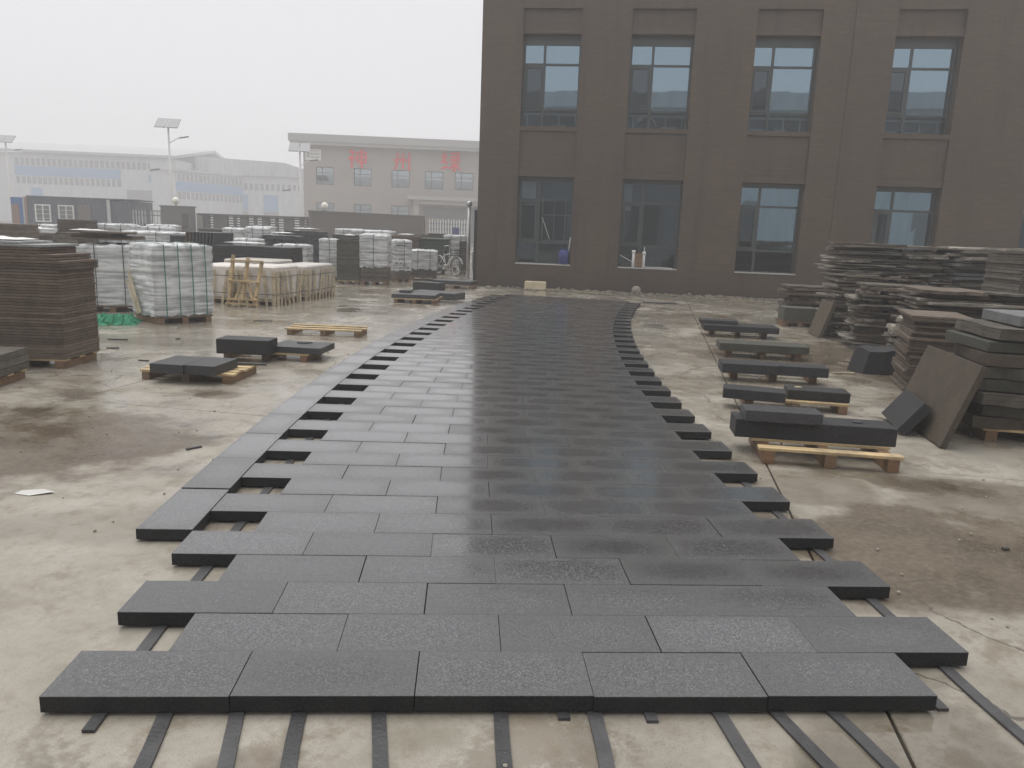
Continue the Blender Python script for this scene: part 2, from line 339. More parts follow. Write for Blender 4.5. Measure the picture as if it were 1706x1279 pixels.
M = dict(
    ground=m_ground(), paver=m_paver(), film=m_film(), wall=m_tilewall(),
    soil=plain('joint_dirt', (.045, .04, .034), .9), glass=m_glass('window_glass', .42, (.28, .34, .37), (.50, .68, .80)), glass_dim=m_glass('window_glass_dim', .10, (.52, .57, .60), (.52, .64, .72)),
    office_glass=m_glass('office_glass', .45, (.2, .24, .26), (.6, .68, .72)),
    frame=plain('dark_aluminium', (.055, .066, .070), .35, .12, 3), rubber=plain('rubber_strip', (.048, .047, .048), .45, .45, 9, bump=.25),
    room=plain('room_plaster', (.11, .115, .12), .8, .15), white=plain('white_plastic', (.72, .72, .70), .45, .08), sill=plain('pale_sill', (.52, .51, .47), .5, .12),
    black=m_stone('black_granite', (.018, .018, .020), .5), black_t=m_stone('dark_granite_slab', (.040, .041, .044), .30), palegrey=m_stone('pale_granite', (.36, .37, .365), .6), grey=m_stone('grey_granite', (.16, .165, .165), .6),
    brown=m_stone('brown_granite', (.150, .116, .088), .78, .3), brownw=m_stone('warm_brown_granite', (.150, .113, .084), .85, .2), brownd=m_stone('red_brown_granite', (.118, .088, .067), .78, .3), rough=m_stone('split_stone', (.285, .255, .215), .9, .6),
    roughd=m_stone('split_stone_dark', (.135, .118, .096), .88, .6), green=m_stone('green_stone', (.070, .072, .055), .6), olive=m_stone('olive_slab', (.074, .056, .038), .65),
    wood=m_wood('pine', (.52, .385, .205)), woodd=m_wood('pine_dark', (.20, .115, .06)), crate=m_wood('crate_pine', (.56, .47, .32)),
    strap=plain('green_strap', (.03, .16, .11), .5, .15), strapk=plain('dark_strap', (.06, .065, .07), .5, .15), tarp=plain('green_net', (.02, .17, .09), .8, .5, 25, bump=.5),
    foam=plain('cream_foam', (.62, .52, .36), .8, .15), blue=plain('blue_plastic', (.030, .045, .19), .35, .15), steel=plain('galvanised_steel', (.42, .43, .43), .35, .12, 5, .6),
    office=plain('office_render', (.36, .325, .295), .8, .08, .6), cratefilm=plain('dusty_film', (.64, .60, .55), .4, .2, 9, bump=.3), eave=plain('eave_metal', (.40, .40, .39), .5, .06, .5), wallgrey=plain('grey_render', (.15, .137, .128), .8, .1, .8),
    wallgrey2=plain('grey_paint', (.125, .123, .12), .7, .08, 1), container=m_corr('container_steel', (.085, .098, .128), .18), cblue=plain('blue_steel', (.05, .13, .33), .5, .1), corange=plain('primer_steel', (.26, .16, .12), .6, .1),
    red=plain('red_letter', (.80, .03, .05), .45, .06), facwall=m_corr('white_cladding', (.55, .56, .57), .9), facroof=m_corr('roof_sheet', (.42, .43, .44), .6), facblue=plain('blue_cladding', (.13, .30, .52), .5, .06),
    facglass=plain('far_glazing', (.16, .17, .175), .3, .1), panel=plain('solar_cell', (.035, .04, .06), .2, .1), lampwhite=plain('lamp_globe', (.8, .78, .7), .35, .04),
    chrome=plain('bicycle_chrome', (.6, .6, .6), .25, .1, 5, .8), tyre=plain('tyre', (.025, .025, .025), .8), shed=m_corr('shed_cladding', (.42, .46, .50), .6), gateblue=plain('gate_blue', (.06, .08, .25), .5), binplastic=plain('green_bin', (.025, .05, .035), .5, .2),
    paper=plain('paper_scrap', (.55, .54, .51), .7, .1), twig=plain('offcut', (.30, .25, .17), .8, .4, 14), rubble=m_stone('rubble_stone', (.30, .27, .22), .9), darkgap=plain('dark_steel', (.03, .032, .036), .5),
)

# ------------------------------------------------------------------ ground
g = MB(); N = 60; ext = 700
g.quad((-ext, -ext, -.03), (ext, -ext, -.03), (ext, ext, -.03), (-ext, ext, -.03))
ground = g.build('ground', M['soil']); tag(ground, kind='structure')
gj = -.24; GO = Vector((3.58, 3.04, 0)); e1 = Vector((math.cos(gj), math.sin(gj), 0)); e2 = Vector((-math.sin(gj), math.cos(gj), 0))
PW, PL = 5.83, 6.3
pm = MB().box(0.006, PW-.006, .006, PL-.006, -.12, 0).mesh('concrete_panel', bevel=.004, mat=M['ground'])
for i in range(-12, 9):
    for j in range(-5, 24):
        p = GO + e1*(i*PW) + e2*(j*PL)
        if p.length > 120: continue
        add('concrete_panel', pm, None, ground, p, (0, 0, gj))

# ------------------------------------------------------------------ the curved run of granite slabs
L, D, T0, T1 = .600, .2743, .012, .070
def theta(v): return .0061*max(0.0, v-7.0)
CX = [(1.65, 0.0)]
for r_ in range(66):
    a = theta(r_+.5); x, y = CX[-1]; CX.append((x+D*math.sin(a), y+D*math.cos(a)))
paving = empty('stone_pavement', (1.65, 0, 0)); tag(paving, kind='structure')
KAPPA = .0061/D
def slab_mesh(off, straight):
    """a wedge-cut slab whose centre lies `off` metres right of the middle of the run"""
    kp = 0 if straight else KAPPA
    def hw(x): return (D*(1-kp*(off+x)) - .0018)/2
    x0, x1 = -L/2+.0010, L/2-.0010
    b = MB(); vs = [(x0, -hw(x0)), (x1, -hw(x1)), (x1, hw(x1)), (x0, hw(x0))]
    b.v = [(x, y, T0) for x, y in vs] + [(x, y, T1) for x, y in vs]
    b.f = [(3,2,1,0),(4,5,6,7),(0,1,5,4),(1,2,6,5),(2,3,7,6),(3,0,4,7)]
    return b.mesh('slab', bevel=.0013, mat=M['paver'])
cache = {}
NR = 59
rs = random.Random(3)
for v in range(NR):
    a = theta(v+.5); cx, cy = [(CX[v][q]+CX[v+1][q])/2 for q in (0, 1)]
    for k in range(5):
        off = (k-2)*L + (.15 if v % 2 else -.15)
        key = (round(off, 3), v < 7)
        if key not in cache: cache[key] = slab_mesh(off, v < 7)
        x = cx + math.cos(a)*off; y = cy - math.sin(a)*off
        big = rs.random() < .12
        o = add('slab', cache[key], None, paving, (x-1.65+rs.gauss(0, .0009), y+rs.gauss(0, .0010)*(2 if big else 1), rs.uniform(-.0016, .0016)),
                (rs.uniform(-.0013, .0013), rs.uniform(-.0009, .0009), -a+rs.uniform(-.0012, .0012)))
# the border course, laid lengthwise along the left side from the sixth row on
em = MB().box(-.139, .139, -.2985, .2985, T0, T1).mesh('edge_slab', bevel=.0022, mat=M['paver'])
vv = 5.06
while vv < NR-3:
    i = int(vv); fpart = vv + 1.09
    i = int(fpart); t = fpart-i
    cx = CX[i][0]*(1-t)+CX[i+1][0]*t; cy = CX[i][1]*(1-t)+CX[i+1][1]*t; a = theta(fpart)
    off = -2.75*L - .1425
    kk = 1 - KAPPA*off*(1 if vv > 7 else 0)
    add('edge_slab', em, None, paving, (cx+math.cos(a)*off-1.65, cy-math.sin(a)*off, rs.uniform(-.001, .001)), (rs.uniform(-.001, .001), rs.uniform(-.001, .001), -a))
    vv += 2*.3003/(D*kk)
# rubber strips the slabs are bedded on
def runner(x0, ya, yb, w=.048, drift=0.0):
    b = MB(); pts = []; y = ya
    while y <= yb+1e-6:
        v = max(0, y/D); i = min(int(v), 64); t = v-i
        cx = CX[i][0]*(1-t)+CX[i+1][0]*t - 1.65; pts.append((x0+cx+drift*min(y, 0)+random.uniform(-.003, .003), y)); y += .15
    n = len(pts)
    for x, y in pts:
        b.v += [(x-w/2, y, .0005), (x+w/2, y, .0005), (x+w/2, y, .0118), (x-w/2, y, .0118)]
    for i in range(n-1):
        p, q = 4*i, 4*i+4
        b.f += [(p+3, p+2, q+2, q+3), (p+1, q+1, q+2, p+2), (p, p+3, q+3, q)]
    b.f += [(0, 1, 2, 3), (4*n-4, 4*n-1, 4*n-2, 4*n-3)]
    return b.build('rubber_strip', M['rubber'])
strip_l = ['leftmost long black strip running out under the front slab row', 'second long black strip from the left under the front row', 'third long black strip from the left under the front row',
           'fourth long black strip from the left under the front row', 'middle black strip running out towards the viewer under the front row', 'sixth black strip from the left under the front row',
           'black strip under the second joint from the right of the front row', 'black strip between its neighbours under the last front slab', 'last black strip leaving the front row before its right end']
for x, dr, lb in zip((.395, .622, .823, 1.085, 1.49, 1.808, 2.232, 2.437, 2.637), (-.12, -.16, -.1, -.14, 0, .03, -.08, -.2, -.19), strip_l):
    tag(runner(x, -.75, 8.0, drift=dr), lb, 'strip', 'rubber strips under the slabs')
tag(runner(.165, .22, 7.9), 'black strip seen through the gaps beside the left border course', 'strip', 'rubber strips under the slabs')
tag(runner(3.215, -.38, 2.6, drift=-.05), 'black strip lying out on the concrete right of the slabs', 'strip', 'rubber strips under the slabs')
for x, y0, y1, lb in ((.19, -.085, .06, 'short black strip end poking out under the front left slab'), (1.70, -.03, .07, 'small black shim under the middle of the front row'), (1.995, -.045, .07, 'small black shim right of the middle of the front row'),
                      (3.04, .015, .12, 'small black shim at the right corner of the front row'), (.30, .86, 1.0, 'short black strip piece in the gap of the fourth row')):
    tag(bx('rubber_shim', x-.02, x+.02, y0, y1, .0006, .0116, M['rubber']), lb, 'shim', 'rubber shims under the slabs')

# ------------------------------------------------------------------ the brown building
FA = -.1786
bld = empty('brown_building', (1.57, 19.93, 0), FA)
tag(bld, 'dark brown two-storey building with tall recessed windows behind the paving', 'building')
WIN = [(1.13, 2.72), (4.06, 5.72), (7.30, 8.95), (10.80, 12.46), (14.55, 16.2)]
ZT = 9.3; SE = 24.0; DP = 13.0
w = MB(); edges = [0] + [e for p in WIN for e in p] + [SE]
for i in range(0, len(edges), 2):
    a, b = edges[i], edges[i+1]
    if i == 6:
        w.box(a, 9.75, 0, .45, 0, ZT); w.box(9.752, b, -.025, .45, 0, ZT)
    else:
        w.box(a, b, -.025 if i > 6 else 0, .45, 0, ZT)
for a, b in WIN:
    f = -.025 if a > 10 else 0
    w.box(a, b, f, .45, 0, .69); w.box(a, b, f, .45, 7.53, ZT)
w.box(0, .3, .452, DP, 0, ZT); w.box(SE-.3, SE, .452, DP, 0, ZT); w.box(.302, SE-.302, DP-.3, DP, 0, ZT)
w.build('wall', M['wall'], bld)
bx('roof', .302, SE-.302, .452, DP-.302, 8.5, 8.7, M['room'], bld)
r = MB(); r.box(.305, SE-.305, .46, DP-.31, 3.62, 3.86); r.box(.305, SE-.305, .46, DP-.31, .0, .1); r.box(.305, SE-.305, 5.0, 5.1, .1, 8.4)
for s in (3.4, 6.5, 9.85, 13.5): r.box(s-.06, s+.06, .46, 5.0, .1, 8.4)
r.build('interior', M['room'], bld)
for wi, (a, b) in enumerate(WIN):
    y0 = -.025 if a > 10 else 0
    bx('spandrel', a+.002, b-.002, y0+.075, .445, 3.34, 4.36, M['wall'], bld)
    bx('lintel', a+.002, b-.002, y0+.045, .444, 3.14, 3.335, M['wall'], bld)
    bx('ledge', a+.002, b-.002, y0+.01, .443, 4.365, 4.47, M['wall'], bld)
    bx('spandrel', a+.002, b-.002, y0+.11, .445, 7.10, 7.525, M['wall'], bld)
    bx('lintel', a+.002, b-.002, y0+.05, .444, 6.90, 7.095, M['wall'], bld)
    for fl, (z0, z1) in enumerate(((.70, 3.138), (4.472, 6.898))):
        f = MB(); ya, yb = y0+.31, y0+.37; hd = .12 if fl == 0 else .24; mxs = a + (b-a)*(.37 if wi < 2 else .33); t0 = .055
        zt = z1 - hd - .50; zb = z0 + (.62 if fl == 0 else .50)
        f.box(a+.003, a+t0, ya, yb, z0, z1); f.box(b-t0, b-.003, ya, yb, z0, z1)
        f.box(a+t0, b-t0, ya, yb, z1-hd, z1); f.box(a+t0, b-t0, ya, yb, z0, z0+.05)
        f.box(mxs-.035, mxs+.035, ya+.003, yb-.003, z0+.05, z1-hd)
        f.box(a+t0, mxs-.036, ya+.002, yb-.002, zt-.03, zt+.03); f.box(mxs+.036, b-t0, ya+.002, yb-.002, zt-.03, zt+.03)
        f.box(a+t0, mxs-.036, ya+.002, yb-.002, zb-.03, zb+.03); f.box(mxs+.036, b-t0, ya+.002, yb-.002, zb-.03, zb+.03)
        # opening casement on the left with its own thicker sash
        c0, c1, cz0, cz1 = a+t0+.004, mxs-.04, zb+.034, zt-.034
        win = f.build('window', M['frame'], bld)
        c = MB(); q = .06
        c.box(c0, c0+q, ya-.02, yb-.01, cz0, cz1); c.box(c1-q, c1, ya-.02, yb-.01, cz0, cz1); c.box(c0+q, c1-q, ya-.02, yb-.01, cz0, cz0+q); c.box(c0+q, c1-q, ya-.02, yb-.01, cz1-q, cz1)
        c.build('casement', M['frame'], win)
        G = M['glass'] if fl == 1 or wi > 1 else M['glass_dim']
        yg = ya+.028
        for (p0, p1, q0, q1, gm) in ((a+t0, mxs-.036, zt+.03, z1-hd, G), (mxs+.036, b-t0, zt+.03, z1-hd, G), (c0+q, c1-q, cz0+q, cz1-q, M['glass_dim']), (mxs+.036, b-t0, zb+.03, zt-.03, G),
                                     (a+t0, mxs-.036, z0+.05, zb-.03, M['glass_dim']), (mxs+.036, b-t0, z0+.05, zb-.03, M['glass_dim'])):
            tl = random.uniform(-.007, .007)
            MB().quad((p0, yg, q0), (p1, yg+tl, q0), (p1, yg+tl+random.uniform(-.004, .004), q1), (p0, yg, q1)).build('pane', gm, win)
        bx('sill', a+.004, b-.004, y0-.03 if fl == 0 else y0+.012, y0+.308, z0-.008 if fl == 0 else z0-.001, z0+.018, M['sill'] if fl == 0 else M['wall'], win)

for wi, (a, b) in enumerate(WIN):
    rl = MB().box(a-.1, b+.1, .60, .64, 4.86, 4.92)
    for q in range(4): rl.box(a+.12+q*.45+.06*(wi % 2), a+.15+q*.45+.06*(wi % 2), .605, .635, 3.865, 4.859)
    rl.build('railing', M['white'], bld)
for (x0, x1, z0, z1) in ((1.2, 1.62, 2.35, 3.05), (4.12, 4.36, 2.3, 3.05), (10.85, 11.1, .2, 3.05)): bx('curtain', x0, x1, .50, .53, z0, z1, M['sill'], bld)
inn = MB()
for q in (1.78, 2.12, 2.45): inn.box(q, q+.035, .9, .94, 1.35, 2.6)
inn.box(1.8, 2.7, .905, .935, 1.35, 1.39).box(1.8, 2.7, .905, .935, 2.1, 2.13); inn.build('inner_frame', M['sill'], bld)
def in_bld(s, y, z): 
    ca, sa = math.cos(FA), math.sin(FA)
    return Vector((1.57 + ca*s - sa*y, 19.93 + sa*s + ca*y, z))
def chair(s, y, z, rz, lb):
    e = empty('chair', in_bld(s, y, z), FA+rz); tag(e, lb, 'chair', 'pale chairs behind the windows')
    bx('seat', -.2, .2, -.2, .2, .42, .45, M['white'], e)
    bx('backrest', -.2, .2, .18, .21, .5, .82, M['white'], e)
    for x in (-.18, .18):
        for yy in (-.18, .18): bx('leg', x-.018, x+.018, yy-.018, yy+.018, 0, .42 if yy < 0 else .82, M['white'], e)
chair(2.2, .97, 3.87, 0.3, 'pale chair behind the upper window nearest the building corner')
chair(5.25, .95, 3.87, -.2, 'pale chair right of the hose in the second upper window')
chair(7.75, .95, 3.87, .1, 'pale chair at the left of the third upper window'); chair(8.45, .97, 3.87, .5, 'pale chair at the right of the third upper window')
chair(11.2, .95, 3.87, -.4, 'pale chair at the left of the rightmost upper window'); chair(11.9, .99, 3.87, .2, 'pale chair at the right of the rightmost upper window')
p = [in_bld(4.35+  .28*math.cos(t)+.25, .52, 4.62+.22*math.sin(t)) for t in [math.pi*(1-i/12)*1.1-.2 for i in range(13)]]
hz = MB().tube(p, .028, 8); hz.sphere(in_bld(4.42, .52, 4.80), .11, 10, 7, (1, .6, .7))
tag(hz.build('white_hose', M['white'], smooth=True), 'white curved hose with a head behind the second upper window', 'hose')
# things on the lower sills
o = empty('jerrycan', in_bld(2.52, .085, .722), FA); tag(o, 'blue plastic canister standing on the first lower window sill', 'canister')
k = MB().box(-.14, .14, -.085, .085, 0, .42).mesh('body', bevel=.045, smooth=True); add('body', k, M['blue'], o)
MB().tube([(-.09, 0, .40), (-.09, 0, .46), (.05, 0, .46), (.05, 0, .40)], .016).build('handle', M['blue'], o, True)
MB().tube([(.10, 0, .41), (.10, 0, .45)], .03, 10).build('cap', M['strapk'], o, True)
tag(MB().tube([in_bld(2.62, .13, .73), in_bld(2.69, .16, 1.50)], .018, 8).build('white_rod', M['white']), 'thin white rod leaning beside the blue canister', 'rod')
o = empty('pipe_stand', in_bld(4.66, .08, .722), FA); tag(o, 'pair of short white pipes upright on the second window sill', 'pipe')
MB().tube([(-.16, 0, 0), (-.16, 0, .46)], .042, 10).build('pipe', M['white'], o, True); MB().tube([(-.16, 0, .40), (-.16, 0, .48)], .055, 10).build('socket', M['white'], o, True)
MB().tube([(.13, 0, 0), (.13, 0, .44)], .038, 10).build('pipe', M['white'], o, True); MB().tube([(.13, 0, .36), (.13, 0, .45)], .052, 10).build('socket', M['white'], o, True)
MB().box(-.12, .09, -.03, .05, .02, .40).build('board', M['woodd'], o); MB().tube([(.13, 0, .45), (.13, 0, .58)], .012, 8).build('nipple', M['white'], o)
tag(MB().tube([in_bld(4.12, .12, 1.05), in_bld(4.5, .1, .86), in_bld(4.85, .06, .745), in_bld(5.3, .05, .745), in_bld(5.6, .04, .735)], .010, 6).build('white_cable', M['white']), 'white cable trailing along the second window sill', 'cable')
tag(MB().bar(in_bld(1.85, .19, 2.02), in_bld(2.08, .18, 1.42), .035, .012).build('white_stick', M['white']), 'slanting white stick before the first lower window', 'stick')
# cream foam block and the strip of rubbish along the wall foot
o = MB().box(-.30, .30, -.1, .1, 0, .24).mesh('foam_block', bevel=.02); o = add('foam_block', o, M['foam'], None, (3.25, 19.12, .001), (0, 0, FA))
tag(o, 'cream foam block standing against the foot of the brown wall', 'block')
rr = random.Random(11)
b = MB()
for i in range(420):
    s = rr.uniform(.3, 11.5); y = -abs(rr.gauss(0, .55)) - .04; sz = rr.uniform(.015, .055)*(1.5 if rr.random() < .1 else 1)
    c = in_bld(s, y, sz*.3); b.sphere(c, sz, 6, 4, (rr.uniform(.7, 1.6), rr.uniform(.7, 1.3), rr.uniform(.4, .9)))
tag(b.build('rubble', M['rubble']), 'pale rubble and crumbs strewn along the foot of the brown wall', 'rubble', kind='stuff')
o = MB().sphere((0, 0, .11), .13, 9, 7, (1, .8, .9)).build('stone_lump', M['rubble'], loc=in_bld(4.62, -.35, 0)); tag(o, 'round pale stone lump in the rubble below the second window', 'stone')
for i in range(26):
    s = rr.uniform(2.2, 10.0); y = -rr.uniform(.15, 1.35); ln = rr.uniform(.3, 1.0); q = FA + rr.uniform(-.35, .35)
    o = bx('wood_offcut', -ln/2, ln/2, -.03, .03, 0, .018, M['twig']); o.location = in_bld(s, y, .004+.012*(i % 3)); o.rotation_euler = (0, rr.uniform(-.03, .03), q)
    tag(o, 'thin weathered offcut lying in the rubbish along the brown wall', 'offcut', 'offcuts along the wall foot')
tag(bx('black_lath', 0, .85, -.03, .03, .004, .03, M['rubber']), 'thin black lath lying past the far right slab', 'lath'); bpy.data.objects['black_lath'].location = (5.6, 15.95, 0)

# ------------------------------------------------------------------ pallets and slabs on them
def pallet(x, y, rz, w, d, label, h=.105, boards=4, wood='wood', group='pallets around the paving'):
    """x,y = centre; runners along y, deck boards along x"""
    e = empty('pallet', (x, y, 0), rz); tag(e, label, 'pallet', group)
    for i in (-1, 0, 1): bx('runner', i*(w/2-.07)-.04, i*(w/2-.07)+.04, -d/2, d/2, .001, h-.022, M['woodd'], e, .003)
    for i in range(boards):
        yy = -d/2 + .05 + (d-.1)*i/max(1, boards-1); j = random.uniform(-.02, .02)
        bx('deck_board', -w/2+j, w/2+j, yy-.045, yy+.045, h-.0215, h, M[wood], e, .002)
    return e
def stone(name, x, y, z, rz, sx, sy, sz, mat, label, cat='slab', group=None, bevel=.004, rot=None):
    me = MB().box(-sx/2, sx/2, -sy/2, sy/2, 0, sz).mesh(name, bevel=bevel)
    o = add(name, me, M[mat], None, (x, y, z), rot if rot else (0, 0, rz)); tag(o, label, cat, group); return o
GS = 'dark granite pieces lying on pallets'
# right-hand row, nearest first
a = R(-11)
pallet(4.04, 3.12, a, 1.0, .62, 'pine pallet under the long kerb stone, nearest on the right', .12, 3)
stone('kerb_stone', 4.0, 3.22, .121, R(-10.5), 1.17, .26, .140, 'black', 'long black kerb stone on the nearest pallet right of the paving', 'kerb', GS)
stone('granite_slab', 3.74, 3.19, .262, R(-10), .56, .22, .085, 'black_t', 'shorter dark slab lying on the long black kerb stone', 'slab', GS)
tag(MB().sphere((4.33, 3.16, .267), .035, 8, 5, (1.3, .8, .25)).build('leaf', M['darkgap']), 'flat dark scrap lying on the long black kerb stone', 'scrap')
a = R(-13)
pallet(4.56, 4.86, a, 1.0, .5, 'second pine pallet from the front right of the paving', .10, 3)
stone('kerb_stone', 4.12, 4.72, .101, R(-19), .57, .25, .095, 'black', 'left of two short dark slabs on the second right pallet', 'slab', GS)
stone('kerb_stone', 4.76, 4.76, .101, R(-14), .57, .25, .095, 'black', 'right of two short dark slabs on the second right pallet', 'slab', GS)
tag(MB().sphere((4.6, 4.82, .199), .03, 8, 5, (1.5, .7, .25)).build('leaf', M['twig']), 'small dry leaf on the second right pallet', 'leaf')
a = R(-14)
pallet(4.97, 6.42, a, 1.02, .55, 'third pine pallet from the front right of the paving', .10, 3)
stone('kerb_stone', 4.60, 6.18, .101, R(-10), .62, .34, .11, 'black', 'left, nearer dark slab on the third right pallet', 'slab', GS)
stone('kerb_stone', 5.17, 6.06, .1015, R(-12), .57, .26, .11, 'black', 'right, set-back dark slab on the third right pallet', 'slab', GS)
a = R(-14)
pallet(5.5, 8.1, a, 1.05, .6, 'fourth pine pallet right of the paving, under one greenish slab', .10, 3)
stone('kerb_stone', 5.44, 7.92, .101, R(-12), 1.18, .42, .10, 'green', 'long greenish slab alone on the fourth right pallet', 'slab', GS)
a = R(-13)
pallet(6.0, 10.5, a, 1.0, .6, 'farthest pine pallet of the right-hand row', .10, 3)
stone('kerb_stone', 5.9, 10.1, .101, R(-11), 1.2, .5, .10, 'black', 'long dark slab on the farthest right pallet', 'slab', GS)
stone('granite_slab', 5.58, 10.25, .202, R(-13), .62, .3, .06, 'black_t', 'thin dark slab on top of the farthest right pallet load', 'slab', GS)
# left-hand pallets
pallet(-1.40, 5.62, R(-9), .98, .62, 'pine pallet carrying two dark slabs side by side, nearest on the left', .10, 5)
stone('granite_slab', -1.545, 5.44, .101, R(-9), .345, .50, .095, 'black_t', 'left of two dark slabs on the nearest left pallet', 'slab', GS)
stone('granite_slab', -1.215, 5.40, .101, R(-9), .310, .50, .095, 'black_t', 'right of two dark slabs on the nearest left pallet', 'slab', GS)
tag(bx('black_lath', -.2, .2, -.02, .02, .10, .12, M['rubber']), 'thin black lath lying across the nearest left pallet', 'lath'); bpy.data.objects['black_lath.001'].location = (-.97, 5.79, .001); bpy.data.objects['black_lath.001'].rotation_euler = (0, 0, R(-4))
pallet(-.98, 6.95, R(-7), 1.06, .6, 'pine pallet behind the nearest left one, two slabs of unequal height', .095, 4)
stone('granite_slab', -1.20, 6.60, .096, R(-6), .61, .30, .170, 'black', 'thick dark slab at the left of the second left pallet', 'slab', GS)
stone('granite_slab', -.62, 6.86, .096, R(-9), .62, .50, .075, 'black_t', 'flat wet slab at the right of the second left pallet', 'slab', GS)
o = MB().bar((-.08, 0, .006), (.05, 0, .006), .05, .012).bar((.04, 0, .006), (.09, .03, .006), .02, .01).build('black_tool', M['rubber'], loc=(-.62, 6.95, .172)); tag(o, 'small black tool lying on the flat wet slab', 'tool')
pallet(-.72, 9.05, R(-4), 1.12, .55, 'empty pine pallet lying alone left of the paving', .10, 3)
pallet(.25, 14.5, R(-6), .95, .85, 'pine pallet under a pale-topped slab, farther left', .10, 4)
stone('granite_slab', .22, 14.5, .101, R(-6), .95, .80, .085, 'black_t', 'wide wet slab on the pallet farther left of the paving', 'slab', GS)
stone('granite_slab', -.02, 14.7, .187, R(-6), .25, .3, .05, 'black_t', 'small slab offcut on the wide wet slab farther left', 'slab', GS)
stone('granite_block', .64, 15.55, .001, R(-22), 1.15, .62, .15, 'black_t', 'long dark slab behind the wide wet slab, end towards the paving', 'slab', GS)
stone('granite_block', .35, 17.35, .001, R(-24), .72, .4, .24, 'black', 'thick dark block standing on the ground before the corner', 'block', GS)
pallet(1.0, 18.9, R(-12), 1.15, .7, 'far pallet lying before the building corner', .10, 4, 'woodd')
stone('granite_slab', .98, 19.05, .101, R(-20), 1.15, .6, .10, 'black_t', 'dark slab on the far pallet before the building corner', 'slab', GS)

# ------------------------------------------------------------------ stacks
def box_me(sx, sy, sz, bevel, mat): return MB().box(-sx/2, sx/2, -sy/2, sy/2, 0, sz).mesh('slab', bevel=bevel, mat=M[mat])
def rough_me(sx, sy, sz, mat, seed):
    """split slab: two thickened outlines with a broken edge"""
    r = random.Random(seed); n = 5; ring = []
    def edge(ax, ay, bx_, by, m):
        for i in range(m):
            t = i/m; ring.append((ax+(bx_-ax)*t + r.uniform(-.035, .035)*sx*.6, ay+(by-ay)*t + r.uniform(-.07, .07)*sy))
    edge(-sx/2, -sy/2, sx/2, -sy/2, 8); edge(sx/2, -sy/2, sx/2, sy/2, 3); edge(sx/2, sy/2, -sx/2, sy/2, 3); edge(-sx/2, sy/2, -sx/2, -sy/2, 3)
    k = len(ring); b = MB()
    b.v = [(x+r.uniform(-.012, .012), y+r.uniform(-.012, .012), 0) for x, y in ring] + [(x, y, sz+r.uniform(-.006, .006)) for x, y in ring]
    b.f = [tuple(range(k))[::-1], tuple(range(k, 2*k))] + [(i, (i+1) % k, k+(i+1) % k, k+i) for i in range(k)]
    return b.mesh('slab', mat=M[mat])
def pallet_part(e, w, d, h=.10, mat='wood'):
    for i in (-1, 0, 1): bx('pallet_runner', i*(w/2-.07)-.045, i*(w/2-.07)+.045, -d/2, d/2, .001, h-.02, M['woodd'], e)
    for i in range(3):
        yy = -d/2+.05+(d-.1)*i/2; bx('pallet_board', -w/2, w/2, yy-.05, yy+.05, h-.0195, h, M[mat], e)
def stack(name, x, y, rz, w, d, h, t, mat, label, cat='stack', jit=.006, z0=.10, pal=True, group=None, rough=False, top=None, seed=1, rzj=.01):
    r = random.Random(seed); e = empty(name, (x, y, 0), rz); tag(e, label, cat, group)
    if pal: pallet_part(e, w*.98, d*.96, z0)
    else: z0 = .002
    mats = mat if isinstance(mat, (list, tuple)) else [mat]
    ms = [(rough_me(w, d, t*(.8+.35*(q % 3)), mats[q % len(mats)], seed*10+q) if rough else box_me(w, d, t-.0035, .003, mats[q % len(mats)]), t*(.8+.35*(q % 3)) if rough else t) for q in range(5 if rough else len(mats))]
    z = z0+.001; i = 0
    while z + .5*t < h:
        me, tt = r.choice(ms); o = add('slab', me, None, e, (r.uniform(-jit, jit), r.uniform(-jit, jit), z), (0, 0, r.uniform(-rzj, rzj)+(math.pi if rough and r.random() < .5 else 0)))
        z += tt; i += 1
    if top:
        for (dx, dy, sx, sy, tt, mm, q) in top:
            add('slab', box_me(sx, sy, tt-.004, .003, mm), None, e, (dx, dy, z+.001), (0, 0, q)); z += tt
    return e
